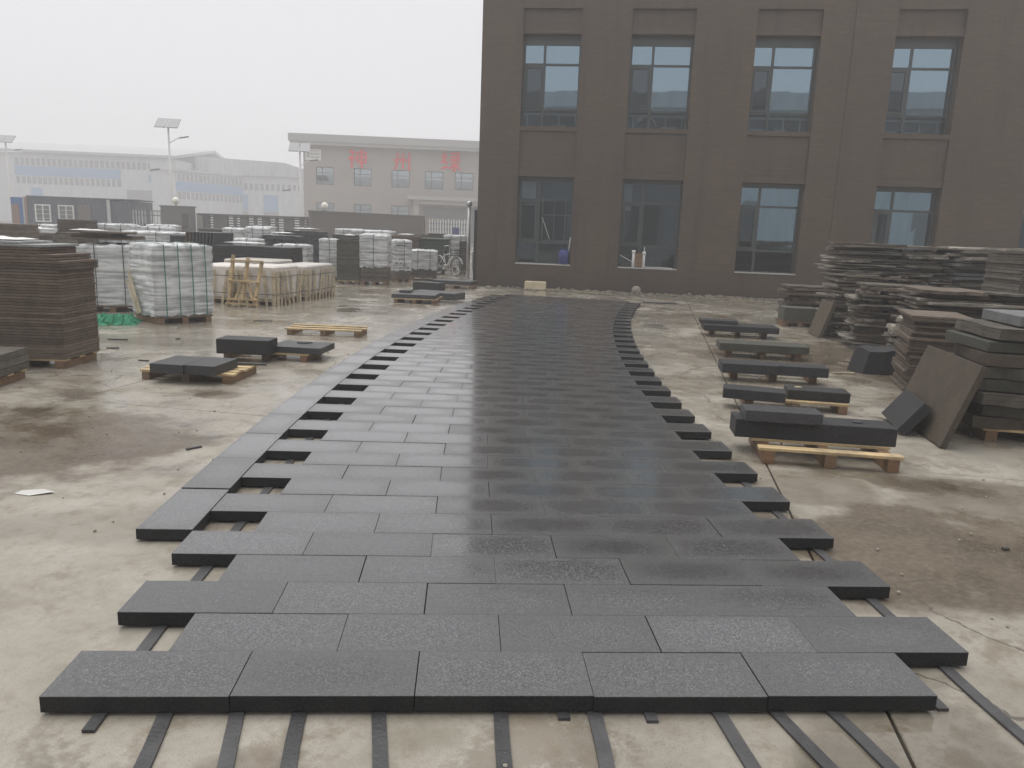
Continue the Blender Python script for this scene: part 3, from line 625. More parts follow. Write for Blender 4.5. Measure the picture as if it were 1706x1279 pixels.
def wrapped(name, x, y, rz, w, d, h, label, strap='strap', nst=4, seed=1, mat='palegrey', pal=True, bulge=.02, lower=0.0, group='shrink-wrapped stone bundles'):
    r = random.Random(seed); e = empty(name, (x, y, 0), rz); tag(e, label, 'bundle', group)
    z0 = .11 if pal else .003
    if pal: pallet_part(e, w, d, .105, 'woodd')
    t = (h-z0)/max(4, round((h-z0)/.048)); z = z0; me = box_me(w, d, t-.007, .003, mat)
    while z < h-.02:
        add('slab', me, None, e, (r.uniform(-.012, .012), r.uniform(-.012, .012), z+.001), (0, 0, r.uniform(-.015, .015))); z += t
    # film: a crumpled skin round the stones
    nu, nv = 44, 22; b = MB(); zl = z0+.02+lower
    def per(u):
        s = u*(2*w+2*d); 
        if s < w: return (-w/2+s, -d/2)
        s -= w
        if s < d: return (w/2, -d/2+s)
        s -= d
        if s < w: return (w/2-s, d/2)
        return (-w/2, d/2-(s-w))
    for j in range(nv+1):
        for i in range(nu):
            px, py = per(i/nu); q = 1 + .03 + bulge*r.random()*1.6
            b.v.append((px*q, py*q, zl+(h+.012-zl)*j/nv + (r.uniform(-.02, .02) if 0 < j else r.uniform(-.03, .03))))
    for j in range(nv):
        for i in range(nu): b.f.append((j*nu+i, j*nu+(i+1) % nu, (j+1)*nu+(i+1) % nu, (j+1)*nu+i))
    k = len(b.v); b0 = nv*nu
    for ring in (.66, .33):
        for i in range(nu):
            px, py = per(i/nu); b.v.append((px*ring, py*ring, h+.02+r.uniform(-.01, .035)))
    b.v.append((0, 0, h+.03))
    for i in range(nu): b.f.append((b0+i, b0+(i+1) % nu, k+(i+1) % nu, k+i)); b.f.append((k+i, k+(i+1) % nu, k+nu+(i+1) % nu, k+nu+i)); b.f.append((k+nu+i, k+nu+(i+1) % nu, k+2*nu))
    b.build('film', M['film'], e, True)
    for i in range(nst):
        xx = -w/2 + w*(i+.6)/(nst+.2); o_ = .048+bulge; s = MB()
        pts = [(xx, -d/2-o_, z0), (xx+r.uniform(-.01, .01), -d/2-o_, h*.5), (xx, -d/2-o_+.01, h+.03), (xx, 0, h+.065), (xx, d/2+o_-.01, h+.03), (xx, d/2+o_, z0)]
        for p0, p1 in zip(pts, pts[1:]): s.bar(p0, p1, .016, .003, (0, 1, .01) if abs(p1[2]-p0[2]) > .3 else (0, 0, 1))
        s.build('strap', M[strap], e)
    return e
def rough_pile(x, y, rz, w, d, h, label, mats, seed, t=.055, group='rough stone piles right of the paving', split=2.2, jy=.09):
    r = random.Random(seed); e = empty('rough_pile', (x, y, 0), rz); tag(e, label, 'pile', group)
    lib = [rough_me(w*q, d*r.uniform(.8, 1.0), t*r.uniform(.55, 1.5), r.choice(mats), seed*17+i) for i, q in enumerate((.34, .5, .42, .66, .9, .28, .75, .55, .46, .95))]
    tops = [max(v.co.z for v in me.vertices) for me in lib]; z = .003
    while z < h:
        xx = -w/2 + r.uniform(-.06, .12); th = 0
        lim = w/2 - w*.12
        while xx < lim:
            i = r.randrange(len(lib)); ww = lib[i].dimensions.x if hasattr(lib[i], 'dimensions') else max(v.co.x for v in lib[i].vertices)*2
            if xx + ww > w/2 + .22: 
                i = min(range(len(lib)), key=lambda q: max(v.co.x for v in lib[q].vertices)); ww = max(v.co.x for v in lib[i].vertices)*2
            add('slab', lib[i], None, e, (xx+ww/2, r.uniform(-jy, jy), z+r.uniform(0, .004)), (r.uniform(-.02, .02), r.uniform(-.03, .03), r.uniform(-.14, .14)+(math.pi if r.random() < .5 else 0)))
            xx += ww + r.uniform(.01, .08); th = max(th, tops[i])
        z += th*.92 + .006
    return e
# left: tall brown stack and its neighbour at the picture edge
e = stack('slab_stack', -3.44, 6.17, R(-4), 1.24, .66, 1.02, .031, ['brownw', 'brownw'], 'tall stack of thin brown slabs on a pallet, near the left edge', jit=.004, seed=4,
      top=[(.025, 0, 1.28, .67, .032, 'brownw', 0), (.025, 0, 1.28, .67, .032, 'brownd', .002), (.025, 0, 1.28, .67, .032, 'brownw', 0), (-.03, 0, 1.24, .67, .032, 'brownw', 0), (-.03, 0, 1.24, .67, .032, 'brownd', .002), (-.10, .0, 1.08, .64, .032, 'brownw', 0), (-.10, 0, 1.08, .64, .032, 'brownd', 0), (-.12, .02, 1.15, .68, .03, 'palegrey', .01), (-.2, 0, .8, .6, .025, 'palegrey', -.02)])
stack('slab_stack', -3.62, 5.0, R(2), 1.36, .6, .30, .07, 'roughd', 'low dark stack cut by the left picture edge', seed=5, z0=.10)
wrapped('wrapped_bundle', -3.34, 10.08, R(44), .88, .86, 1.18, 'large film-wrapped stone bundle with green straps beside the brown stack', seed=21, bulge=.03)
o = MB().bar((-.42, -.50, .78), (-.02, -.505, .14), .02, .05).bar((-.47, -.50, .62), (-.10, -.505, .12), .02, .04).build('wood_lath', M['crate'], bpy.data.objects['wrapped_bundle'], rot=(0, 0, R(-90)))
wrapped('wrapped_bundle', -4.75, 11.35, R(12), .95, .9, 1.10, 'grey wrapped bundle half hidden behind the brown stack', seed=22, strap='strapk', nst=2)
e = stack('slab_stack', -4.95, 11.45, R(8), 1.15, .85, 1.36, .035, 'brown', 'loose brown slabs lying across the half hidden wrapped bundle', z0=1.2, pal=False, seed=8)
for c in list(e.children): bpy.data.objects.remove(c)
for i, (dx, dy, q) in enumerate(((0, 0, 0), (.05, .03, .03), (-.2, 0, -.06), (.1, -.1, .1))): add('slab', box_me(1.1-.12*i, .8, .03, .003, 'brown'), None, e, (dx, dy, 1.205+.034*i), (0, 0, q))
# green netting on the ground
r = random.Random(5); b = MB(); nx, ny = 22, 12
for j in range(ny+1):
    for i in range(nx+1):
        u, v = i/nx, j/ny; edge = min(u, 1-u, v, 1-v)
        b.v.append((u*.75+.03*r.uniform(-1, 1), v*.6+.03*r.uniform(-1, 1), .004 + min(1, edge*6)*(.05+.09*r.random())))
for j in range(ny):
    for i in range(nx): b.f.append((j*(nx+1)+i, j*(nx+1)+i+1, (j+1)*(nx+1)+i+1, (j+1)*(nx+1)+i))
tag(b.build('green_net', M['tarp'], loc=(-4.35, 9.15, 0), rot=(0, 0, .25)), 'crumpled green netting on the ground left of the strapped bundle', 'net')

# wooden crates with film inside
def crate(x, y, rz, w, d, h, label, seed):
    r = random.Random(seed); e = empty('crate', (x, y, 0), rz); tag(e, label, 'crate', 'slatted crates of stone')
    b = MB().box(-w/2+.03, w/2-.03, -d/2+.03, d/2-.03, .1, h-.02).mesh('film', bevel=.03); add('film', b, M['cratefilm'], e)
    pallet_part(e, w, d, .1, 'crate')
    bx('load', -w/2+.05, w/2-.05, -d/2+.05, d/2-.05, .102, h-.05, M['grey'], e)
    for side, (ax, ay, bx_, by) in enumerate(((-w/2, -d/2, w/2, -d/2), (w/2, -d/2, w/2, d/2), (-w/2, d/2, -w/2, -d/2), (w/2, d/2, -w/2, d/2))):
        if side == 3: continue
        nrm = Vector((by-ay, -(bx_-ax), 0)).normalized(); ln = math.hypot(bx_-ax, by-ay); n = max(4, int(ln/.17))
        for i in range(n+1):
            t = min(max(i/n, .045/ln), 1-.045/ln); px, py = ax+(bx_-ax)*t, ay+(by-ay)*t; lean = r.uniform(-.22, .22) if 0 < i < n else 0
            dx, dy = (bx_-ax)/ln*lean, (by-ay)/ln*lean; o_ = nrm*.012
            MB().bar((px+o_.x, py+o_.y, .0), (px+o_.x+dx, py+o_.y+dy, h*.86), .07 if i in (0, n) else .05, .018, nrm).build('slat', M['crate'], e)
        s = MB()
        for zz in (h*.28, h*.72): s.bar((ax+nrm.x*.026, ay+nrm.y*.026, zz), (bx_+nrm.x*.026, by+nrm.y*.026, zz), .012, .004, nrm)
        s.build('band', M['strapk'], e)
crate(-2.62, 13.25, R(-13), .80, 1.05, .78, 'pale slatted crate behind the leaning wooden frame', 31)
crate(-3.55, 13.5, R(-13), .80, 1.05, .76, 'pale slatted crate left of the leaning wooden frame', 33)
crate(-2.25, 14.75, R(-11), .80, 1.5, .75, 'pale slatted crate at the right end of the crates', 35)
crate(-3.35, 15.2, R(-11), 1.2, 1.1, .80, 'white topped crate behind the other crates', 37)
e = empty('a_frame', (-2.88, 12.5, 0), R(-14)); tag(e, 'pine A-frame rack leaning against the pale crates', 'rack')
for i, x in enumerate((-.27, 0, .26)): MB().bar((x-.03, -.14, 0), (x+.03*(i-1), .10, .96-.05*i), .05, .06, (0, 1, 0)).build('post', M['wood'], e)
for z, t in ((.86, .08), (.48, -.03), (.06, -.13), (.14, -.11)): MB().bar((-.33, t-.04, z), (.33, t-.04, z), .06, .03).build('rail', M['wood'], e)
MB().bar((-.2, -.1, .1), (-.02, -.02, .52), .04, .03, (0, 1, 0)).build('brace', M['wood'], e); MB().bar((.2, -.1, .1), (.02, -.02, .52), .04, .03, (0, 1, 0)).build('brace', M['wood'], e)

# the bundles and stacks beyond, one by one: centre x, y, turn, w, d, h
stack('slab_stack', -1.98, 19.3, R(4), .62, .62, 1.16, .05, 'green', 'dark olive stack at the left of the three tall ones', seed=41, top=[(.02, 0, .66, .66, .05, 'green', .03), (0, 0, .5, .6, .05, 'roughd', .06)])
wrapped('wrapped_bundle', -1.25, 19.35, R(-2), .74, .74, 1.34, 'tall pale wrapped bundle on a dark base, middle of three', seed=42, nst=1, strap='strapk', lower=.36, mat='roughd')
wrapped('wrapped_bundle', -.68, 20.75, R(24), .50, .5, 1.2, 'narrow wrapped bundle right of the tall pale one', seed=43, nst=1, strap='strapk', lower=.2, mat='roughd')
wrapped('wrapped_bundle', -.05, 21.9, R(3), .82, .8, .90, 'low broad wrapped bundle beside the bicycle', seed=44, nst=2, strap='strapk', lower=.22, mat='roughd')
stack('slab_stack', -9.3, 16.4, R(10), .8, .8, 1.33, .05, 'brown', 'brown stack at the far left edge behind the tall brown one', seed=51)
stack('slab_stack', -9.75, 18.4, R(-8), 1.2, .9, 1.15, .08, ['roughd', 'green'], 'heap of dark rough slabs before the grey container', rough=True, jit=.09, rzj=.25, seed=52)
stack('slab_stack', -9.3, 19.4, R(3), .7, .8, 1.47, .06, 'olive', 'pale olive stack below the container windows', seed=53)
wrapped('wrapped_bundle', -8.75, 20.6, R(6), .9, .9, 1.36, 'white wrapped bundle below the container door', seed=54, nst=2, strap='strapk')
wrapped('wrapped_bundle', -7.75, 20.9, R(6), .7, .9, 1.32, 'wrapped bundle below the right end of the container', seed=55, nst=2, strap='strapk')
wrapped('wrapped_bundle', -6.5, 17.5, R(-5), 1.15, .9, 1.24, 'wide wrapped bundle behind the green-strapped one', seed=56, nst=2, strap='strapk')
stack('slab_stack', -5.62, 17.4, R(0), .7, .8, 1.20, .05, 'black_t', 'black stack beside the rack of upright slabs', seed=57)
stack('slab_stack', -3.62, 16.2, R(-6), 1.85, .8, 1.05, .055, 'black', 'long black stack behind the white topped crate', seed=58, z0=.1)
wrapped('wrapped_bundle', -5.7, 21.4, R(4), .55, .7, 1.36, 'narrow wrapped bundle before the slotted wall', seed=59, nst=1, strap='strapk')
wrapped('wrapped_bundle', -5.35, 22.6, R(14), .7, .7, 1.40, 'wrapped bundle under the slots of the far wall', seed=60, nst=2, strap='strapk')
stack('slab_stack', -4.0, 20.3, R(-15), 1.0, .8, 1.24, .04, ['black_t', 'green'], 'dark uneven stack in the middle of the bundles', rough=True, jit=.05, rzj=.15, seed=61)
wrapped('wrapped_bundle', -3.12, 17.6, R(-3), .78, .7, 1.04, 'grey wrapped bundle right behind the long black stack', seed=62, nst=2, strap='strapk')
stack('slab_stack', -4.15, 24.4, R(2), 1.4, .8, 1.36, .05, 'black_t', 'long dark stack before the corner of the grey wall', seed=63, rough=True, jit=.04)
wrapped('wrapped_bundle', -2.72, 20.4, R(10), .55, .6, 1.16, 'small white wrapped bundle left of the olive stack', seed=64, nst=1, strap='strapk')
wrapped('wrapped_bundle', -2.15, 26.4, R(0), 1.45, .9, 1.42, 'wide wrapped bundle before the long grey wall', seed=65, nst=2, strap='strapk')
stack('slab_stack', -.9, 25.4, R(-6), 1.05, .8, 1.29, .05, 'brownd', 'red brown stack before the right end of the grey wall', seed=66)
wrapped('wrapped_bundle', .8, 28.4, R(5), .85, .8, 1.34, 'wrapped bundle below the white picket gate', seed=67, nst=2, strap='strapk')
stack('slab_stack', 1.2, 26.3, R(0), .4, .7, 1.2, .06, 'roughd', 'narrow grey stack behind the steel pole', seed=68)
stack('slab_stack', .05, 30.2, R(0), .8, .8, 1.40, .05, 'green', 'dark stack at the foot of the gate', seed=69)
for i, (x, y, q, w_, d_, h_, kind, lb) in enumerate((
    (-11.5, 22.5, 5, 1.1, .9, 1.25, 'w', 'wrapped bundle before the blue end of the container'), (-11.9, 26.0, -6, 1.2, .9, 1.3, 'k', 'dark stack before the orange edged container end'), (-7.4, 25.5, 0, 1.3, .9, 1.3, 'k', 'black stack before the broad dark gate pillar'),
    (-6.9, 29.0, 8, 1.0, .9, 1.4, 'w', 'pale bundle at the left end of the slotted wall'), (-5.0, 28.2, -8, 1.1, .9, 1.28, 'r', 'rough slab stack before the middle of the slotted wall'), (-3.6, 30.5, 3, 1.2, .9, 1.42, 'w', 'pale bundle at the corner of the long grey wall'),
    (-.6, 31.0, 0, 1.1, .9, 1.36, 'r', 'rough slab stack before the end of the grey wall'), (-8.6, 23.5, 12, .9, .8, 1.36, 'w', 'pale bundle before the iron gate'), (-4.7, 18.9, -4, .8, .7, 1.12, 'w', 'low pale bundle right of the rack of upright slabs'),
    (-2.6, 23.0, 5, .9, .8, 1.30, 'k', 'black stack behind the small white bundle'), (-10.6, 29.0, 0, 1.4, .9, 1.35, 'r', 'rough slab stack before the container window'), (-1.6, 22.6, 0, .8, .8, 1.34, 'w', 'pale bundle just behind the tall one on a dark base'))):
    if kind == 'w': wrapped('wrapped_bundle', x, y, R(q), w_, d_, h_, lb, seed=90+i, nst=2, strap='strapk')
    else: stack('slab_stack', x, y, R(q), w_, d_, h_, .06, 'black_t' if kind == 'k' else ['roughd', 'grey'], lb, rough=kind == 'r', jit=.03, seed=90+i)
def film_scrap(x, y, z, w_, d_, lb, seed):
    r = random.Random(seed); b = MB(); n = 9
    for j in range(n):
        for i in range(n):
            u, v = i/(n-1)-.5, j/(n-1)-.5; b.v.append((u*w_+r.uniform(-.02, .02), v*d_+r.uniform(-.02, .02), .006+.022*r.random()*(1-2*max(abs(u), abs(v)))*2))
    for j in range(n-1):
        for i in range(n-1): b.f.append((j*n+i, j*n+i+1, (j+1)*n+i+1, (j+1)*n+i))
    tag(b.build('film_scrap', M['white'], smooth=True, loc=(x, y, z)), lb, 'plastic film', 'loose film on the stacks')
film_scrap(-3.6, 6.2, 1.315, .5, .4, 'white film lying on top of the tall brown stack', 1)
film_scrap(-5.2, 11.4, 1.345, .5, .4, 'white film on the loose brown slabs', 2)
film_scrap(-1.95, 19.2, 1.325, .3, .3, 'white film on the dark olive stack', 3)
film_scrap(-5.6, 17.4, 1.26, .45, .4, 'white film on the black stack beside the upright slabs', 4)
film_scrap(-3.9, 16.1, 1.10, .9, .4, 'white film on the long black stack', 5)
film_scrap(-4.0, 20.2, 1.31, .6, .4, 'white film on the dark uneven stack in the middle', 6)
film_scrap(-4.2, 24.3, 1.43, .9, .5, 'white film on the long dark stack before the wall corner', 7)
film_scrap(-.9, 25.3, 1.35, .6, .4, 'white film on the red brown stack', 8)
film_scrap(-9.7, 18.3, 1.22, .6, .4, 'white film on the dark heap before the container', 9)
# green wheeled bin behind the bicycle
e = empty('wheeled_bin', (.05, 25.5, 0), R(-6)); tag(e, 'large dark green bin standing behind the bicycle', 'bin')
b = MB(); b.v = [(-.5,-.35,.1),(.5,-.35,.1),(.5,.35,.1),(-.5,.35,.1),(-.58,-.42,1.18),(.58,-.42,1.18),(.58,.42,1.18),(-.58,.42,1.18)]; b.f = [(3,2,1,0),(4,5,6,7),(0,1,5,4),(1,2,6,5),(2,3,7,6),(3,0,4,7)]
add('body', b.mesh('body', bevel=.02), M['binplastic'], e); bx('lid', -.61, .61, -.45, .45, 1.181, 1.26, M['binplastic'], e, .02)
for x in (-.4, .4): MB().tube([(x-.04, 0, .09), (x+.04, 0, .09)], .088, 12).build('wheel', M['tyre'], e)
# rack of upright slabs
e = empty('slab_rack', (-5.1, 17.0, 0), R(-18)); tag(e, 'rack of dark slabs standing upright in a row', 'rack')
bx('bed', -.5, .5, -.4, .4, .002, .15, M['woodd'], e)
for i in range(9): add('slab', box_me(.05, .75, 1.16, .003, 'olive' if i < 2 else 'black_t'), None, e, (-.38+.095*i, 0, .152), (0, R(6), 0))

# bicycle
e = empty('bicycle', (.62, 24.35, 0), R(-52)); tag(e, 'old bicycle with white mudguards parked before the green bin', 'bicycle')
def wheel(x):
    w_ = MB().ring((x, 0, .33), (0, 1, 0), .31, .02, 28, 6).build('wheel', M['tyre'], e, True)
    MB().ring((x, 0, .33), (0, 1, 0), .285, .010, 28, 5).build('rim', M['chrome'], w_, True)
    s = MB()
    for i in range(12): a_ = math.pi*2*i/12; s.tube([(x, 0, .33), (x+.28*math.cos(a_), 0, .33+.28*math.sin(a_))], .0025, 4)
    s.build('spokes', M['chrome'], w_)
    gpts = [(x+.355*math.cos(t), 0, .33+.355*math.sin(t)) for t in [R(20+i*12) for i in range(13)]]
    m_ = MB()
    for p0, p1 in zip(gpts, gpts[1:]): m_.bar(p0, p1, .05, .006)
    m_.build('mudguard', M['white'], w_)
wheel(.52); wheel(-.52)
f = MB()
for p0, p1, r_ in (((-.52, 0, .33), (-.1, 0, .30), .012), ((-.1, 0, .30), (-.22, 0, .78), .016), ((-.1, 0, .30), (.33, 0, .72), .018), ((-.2, 0, .70), (.31, 0, .80), .016), ((-.52, 0, .33), (-.2, 0, .70), .010), ((.28, 0, .95), (.52, 0, .33), .016)): f.tube([p0, p1], r_, 8)
f.build('frame', M['white'], e, True)
MB().tube([(.16, -.28, 1.02), (.26, -.14, 1.04), (.29, 0, 1.0), (.26, .14, 1.04), (.16, .28, 1.02)], .012, 8).build('handlebar', M['chrome'], e, True)
MB().sphere((-.25, 0, .84), .13, 12, 8, (1, .7, .3)).build('saddle', M['tyre'], e, True)
b = MB()
for z in (.72, .80, .88, .94):
    for p0, p1 in (((.36, -.16), (.64, -.16)), ((.64, -.16), (.64, .16)), ((.64, .16), (.36, .16)), ((.36, .16), (.36, -.16))): b.bar((*p0, z), (*p1, z), .012, .012)
for i in range(5):
    for yy in (-.16, .16): b.bar((.36+.07*i, yy, .70), (.36+.07*i, yy, .95), .01, .01)
    b.bar((.64, -.16+.08*i, .70), (.64, -.16+.08*i, .95), .01, .01)
b.box(.36, .64, -.16, .16, .70, .715); b.build('basket', M['binplastic'], e)
MB().tube([(-.1, -.09, .30), (-.1, .09, .30)], .09, 14).build('chainwheel', M['chrome'], e)
for s in (-1, 1): MB().bar((-.1, s*.09, .30), (-.1+.12*s, s*.09, .30-.12*s), .02, .02).bar((-.1+.12*s-.04, s*.13, .30-.12*s), (-.1+.12*s+.05, s*.13, .30-.12*s), .07, .02).build('pedal', M['tyre'], e)

# steel pole with a ball and the dark post at the building corner
e = empty('steel_pole', (1.33, 23.3, 0)); tag(e, 'slender steel pole with a ball top near the building corner', 'pole')
MB().tube([(0, 0, 0), (0, 0, 2.36)], .055, 12).build('shaft', M['steel'], e, True); MB().sphere((0, 0, 2.43), .10).build('ball', M['steel'], e, True); MB().tube([(0, 0, 0), (0, 0, .02)], .12, 14).build('foot', M['steel'], e)
e = empty('gate_post', (1.62, 22.6, 0)); tag(e, 'dark square gate post beside the building corner', 'post')
bx('post', -.12, .12, -.12, .12, 0, 2.22, M['darkgap'], e); bx('cap', -.14, .14, -.14, .14, 2.221, 2.30, M['steel'], e); bx('hinge', -.16, -.121, -.03, .03, .3, .9, M['steel'], e)

# ------------------------------------------------------------------ stone piles on the right
SP = 'rough stone piles right of the paving'
rough_pile(8.55, 10.75, R(-10), 1.75, 1.0, 1.60, 'tallest pile of rough split slabs beside the brown building', ['rough', 'rough', 'rough', 'roughd', 'brown'], 71, .036, jy=.13)
rough_pile(10.25, 10.1, R(-8), 1.8, 1.0, 1.62, 'long rough pile right of the tallest one', ['rough', 'roughd', 'rough', 'grey'], 72, .038, jy=.12)
stack('rough_pile', 9.45, 8.15, R(-6), 1.0, .9, 1.60, .045, 'roughd', 'neat dark pile at the right picture edge', 'pile', jit=.02, seed=73, pal=True, group=SP)
rough_pile(7.95, 9.2, R(-20), 1.2, .8, .98, 'middle-height pile of rough slabs before the tallest one', ['rough', 'roughd', 'brown'], 74, .036, jy=.12)
rough_pile(8.45, 7.85, R(-14), 1.9, .9, 1.0, 'broad pile of long thin flagstones behind the red brown stack', ['roughd', 'rough', 'brown'], 75, .030, jy=.12)
rough_pile(7.3, 7.3, R(-28), .8, .6, .62, 'low slanting heap of flagstones behind the red brown stack', ['rough', 'roughd'], 76, .036)
stack('rough_pile', 8.6, 12.6, R(-10), 1.7, .7, .74, .04, ['brownd', 'brown'], 'low brown pile left of the tallest rough pile', 'pile', jit=.07, rough=True, seed=77, pal=True, group=SP, rzj=.05)
stone('stone_block', 7.75, 12.05, .10, R(-10), .62, .5, .26, 'green', 'dark green block on a scrap pallet before the low brown pile', 'block')
pallet(7.75, 12.05, R(-10), .7, .5, 'scrap pallet under the dark green block', .099, 3, 'woodd')
stone('leaning_slab', 7.42, 10.55, .0, 0, .06, .70, .64, 'olive', 'brown slab leaning on the tallest rough pile', 'slab', rot=(0, R(17), R(-10)))
rough_pile(9.7, 6.85, R(-10), 1.7, .9, 1.20, 'rough pile behind the greenish slab pile, right edge', ['rough', 'roughd', 'brown'], 79, .034, jy=.12)
rough_pile(8.0, 5.2, R(-16), 1.3, .9, .98, 'pile of thin flagstones between red brown stack and greenish pile', ['roughd', 'brown', 'rough'], 80, .034, jy=.10)
# chunky dark block with a broken top
r = random.Random(9); b = MB(); n = 9
ring = [(.30*math.cos(t)*(1.0+.12*r.uniform(-1, 1)), .22*math.sin(t)*(1+.12*r.uniform(-1, 1))) for t in [2*math.pi*i/n for i in range(n)]]
b.v = [(x, y, 0) for x, y in ring] + [(x*.88+.04, y*.9, .30+r.uniform(-.03, .04)) for x, y in ring] + [(.04, 0, .33)]
b.f = [tuple(range(n))[::-1]] + [(i, (i+1) % n, n+(i+1) % n, n+i) for i in range(n)] + [(n+i, n+(i+1) % n, 2*n) for i in range(n)]
tag(b.build('stone_block', M['black'], loc=(6.52, 6.95, 0), rot=(0, 0, R(-15))), 'dark broken lump of stone lying in front of the rough piles', 'block')
e = stack('slab_stack', 6.68, 6.02, R(-21), .62, .86, .86, .034, ['brownd', 'brown'], 'red brown stack of thin tiles behind the big leaning slab', seed=78, jit=.03, pal=False, rzj=.03)
# big leaning slab, the small grey one before it, and the pile they lean on
def lean(name, A, B, nrm, t, h, thick, mat, label):
    A = Vector((*A, 0)); B = Vector((*B, 0)); nv = Vector((*nrm, 0)); up = (nv*t + Vector((0, 0, h))); ln = up.length
    ex = (B-A).normalized(); uz = up.normalized(); th = ex.cross(uz)
    if th.dot(nv) < 0: th = -th
    v = [A, B, B+up, A+up]; b = MB(); b.v = [tuple(q) for q in v] + [tuple(q+th*thick) for q in v]
    z = min(q[2] for q in b.v); b.v = [(q[0], q[1], q[2]-z) for q in b.v]
    b.f = [(0,1,2,3),(7,6,5,4),(0,4,5,1),(1,5,6,2),(2,6,7,3),(3,7,4,0)]
    o = add(name, b.mesh(name, bevel=.003), M[mat]); tag(o, label, 'slab', 'slabs leaning on the right-hand pile'); return o
lean('leaning_slab', (5.44, 4.56), (5.17, 3.40), (.97, -.23), .22, .68, .05, 'olive', 'large olive brown slab leaning on the right-hand pile')
lean('leaning_slab', (5.24, 4.42), (5.04, 3.80), (.95, -.32), .18, .25, .09, 'black_t', 'small thick grey slab leaning on the large olive one')
e = empty('slab_pile', (6.3, 3.95, 0), R(-14)); tag(e, 'pile of thick greenish slabs at the right picture edge with a pale top slab', 'pile')
pallet_part(e, 1.0, .8, .11); r = random.Random(13); z = .112
mz = [rough_me(1.15, .85, .095, q, 300+i) for i, q in enumerate(('green', 'olive', 'roughd', 'green'))] + [box_me(1.1, .8, .09, .006, 'green')]
for i in range(8):
    add('slab', mz[(i*3+1) % 5], None, e, (r.uniform(-.06, .06), r.uniform(-.06, .06), z), (0, 0, r.uniform(-.12, .12))); z += .107
add('slab', box_me(.9, .7, .09, .006, 'grey'), None, e, (.12, .06, z), (0, 0, .04))
# small litter
tag(bx('wood_offcut', -.14, .14, -.02, .02, .001, .02, M['twig']), 'short pale offcut by the dark broken lump', 'offcut'); bpy.data.objects['wood_offcut.026'].location = (6.05, 6.75, 0)
for (x, y, ln, rz, lb) in ((-.565, 3.01, .11, .8, 'short black stick on the concrete left of the border course'), (-3.0, 7.2, .14, .3, 'black scrap right of the tall brown stack'), (-2.55, 8.1, .07, 1.2, 'dark pebble-like scrap before the strapped bundle'),
                           (-3.25, 7.9, .25, .05, 'thin dark bar between brown stack and green netting'), (-2.3, 6.4, .12, -.2, 'small dark splinter near the nearest left pallet'), (-2.0, 10.3, .3, .15, 'curved dark scrap beside the strapped bundle'),
                           (4.28, 1.41, .03, 0, 'tiny dark stone chip on the stained concrete at right'), (.5, -.42, .04, .5, 'dark crumb on the concrete in the front')):
    o = bx('scrap', -ln/2, ln/2, -.011, .011, .0015, .014, M['rubber']); o.location = (x, y, 0); o.rotation_euler = (0, 0, rz); tag(o, lb, 'scrap')
b = MB(); b.v = [(-.10, -.02, .003), (.0, -.05, .004), (.12, .0, .012), (.02, .06, .006), (-.09, .04, .003)]; b.f = [(0, 1, 2, 3, 4)]
tag(b.build('paper_scrap', M['paper'], loc=(-1.14, 2.06, 0)), 'pale paper scrap on the concrete below the brown stain', 'paper')
r = random.Random(17); b = MB()
for i in range(520):
    x, y = (r.uniform(-4, 7), r.uniform(-.6, 16)); sz = r.uniform(.004, .012)
    b.sphere((x, y, sz*.5), sz, 5, 3)
tag(b.build('grit', M['rubble']), 'small grit scattered over the concrete yard', 'grit', kind='stuff')

# ------------------------------------------------------------------ boundary: walls, gate, container
e = empty('grey_wall', (-7.22, 40.0, 0), math.atan2(4.0, 5.9)); tag(e, 'plain grey brown boundary wall beyond the bundles', 'wall')
bx('wall', 0, 7.13, 0, .25, 0, 2.26, M['wallgrey'], e); bx('coping', -.03, 7.16, -.03, .28, 2.261, 2.32, M['wallgrey'], e); bx('end_pier', 7.16, 7.5, -.06, .3, 0, 2.15, M['office'], e)
e = empty('globe_lamp', (-6.6, 40.75, 2.321)); tag(e, 'white globe lamp standing on the grey boundary wall', 'lamp')
MB().tube([(0, 0, 0), (0, 0, .12)], .07, 10).build('neck', M['steel'], e); MB().sphere((0, 0, .28), .19).build('globe', M['lampwhite'], e, True)
e = empty('slotted_wall', (-14.3, 43.2, 0), math.atan2(-2.6, 6.9)); tag(e, 'low dark grey wall with rows of horizontal slots', 'wall')
bx('wall', .35, 7.35, .05, .2, 0, 1.1, M['wallgrey2'], e); bx('coping', 0, 7.4, -.06, .3, 1.87, 1.97, M['wallgrey2'], e)
bx('end_pier', -.02, .34, -.05, .3, 0, 1.868, M['office'], e)
SLOTS = [(.75, 1.05), (2.0, 2.4), (2.55, 2.85), (3.35, 3.75), (3.9, 4.3), (4.75, 5.15), (5.3, 5.7), (6.3, 6.7), (6.95, 7.15)]
xs = .36; 
for (a_, b_) in SLOTS + [(7.35, 7.35)]:
    bx('panel', xs, a_, .05, .2, 1.101, 1.868, M['wallgrey2'], e)
    if b_ > a_:
        for i in range(6): bx('slat', a_+.002, b_-.002, .06, .19, 1.105+i*.135, 1.105+i*.135+.075, M['wallgrey2'], e)
    xs = b_
e = empty('gate_pillar', (-15.0, 42.2, 0), -.1); tag(e, 'broad dark grey gate pillar right of the container', 'pillar')
bx('pillar', -.85, .85, -.3, .3, 0, 2.26, M['wallgrey2'], e); bx('cap', -.9, .9, -.35, .35, 2.261, 2.32, M['wallgrey2'], e); bx('dark_plate', .35, .72, -.315, -.301, .4, 1.9, M['darkgap'], e)  # thin dark plate set on the pillar face, nothing hollowed out
e = empty('globe_lamp', (-15.1, 42.2, 2.321)); tag(e, 'white globe lamp on the dark gate pillar', 'lamp')
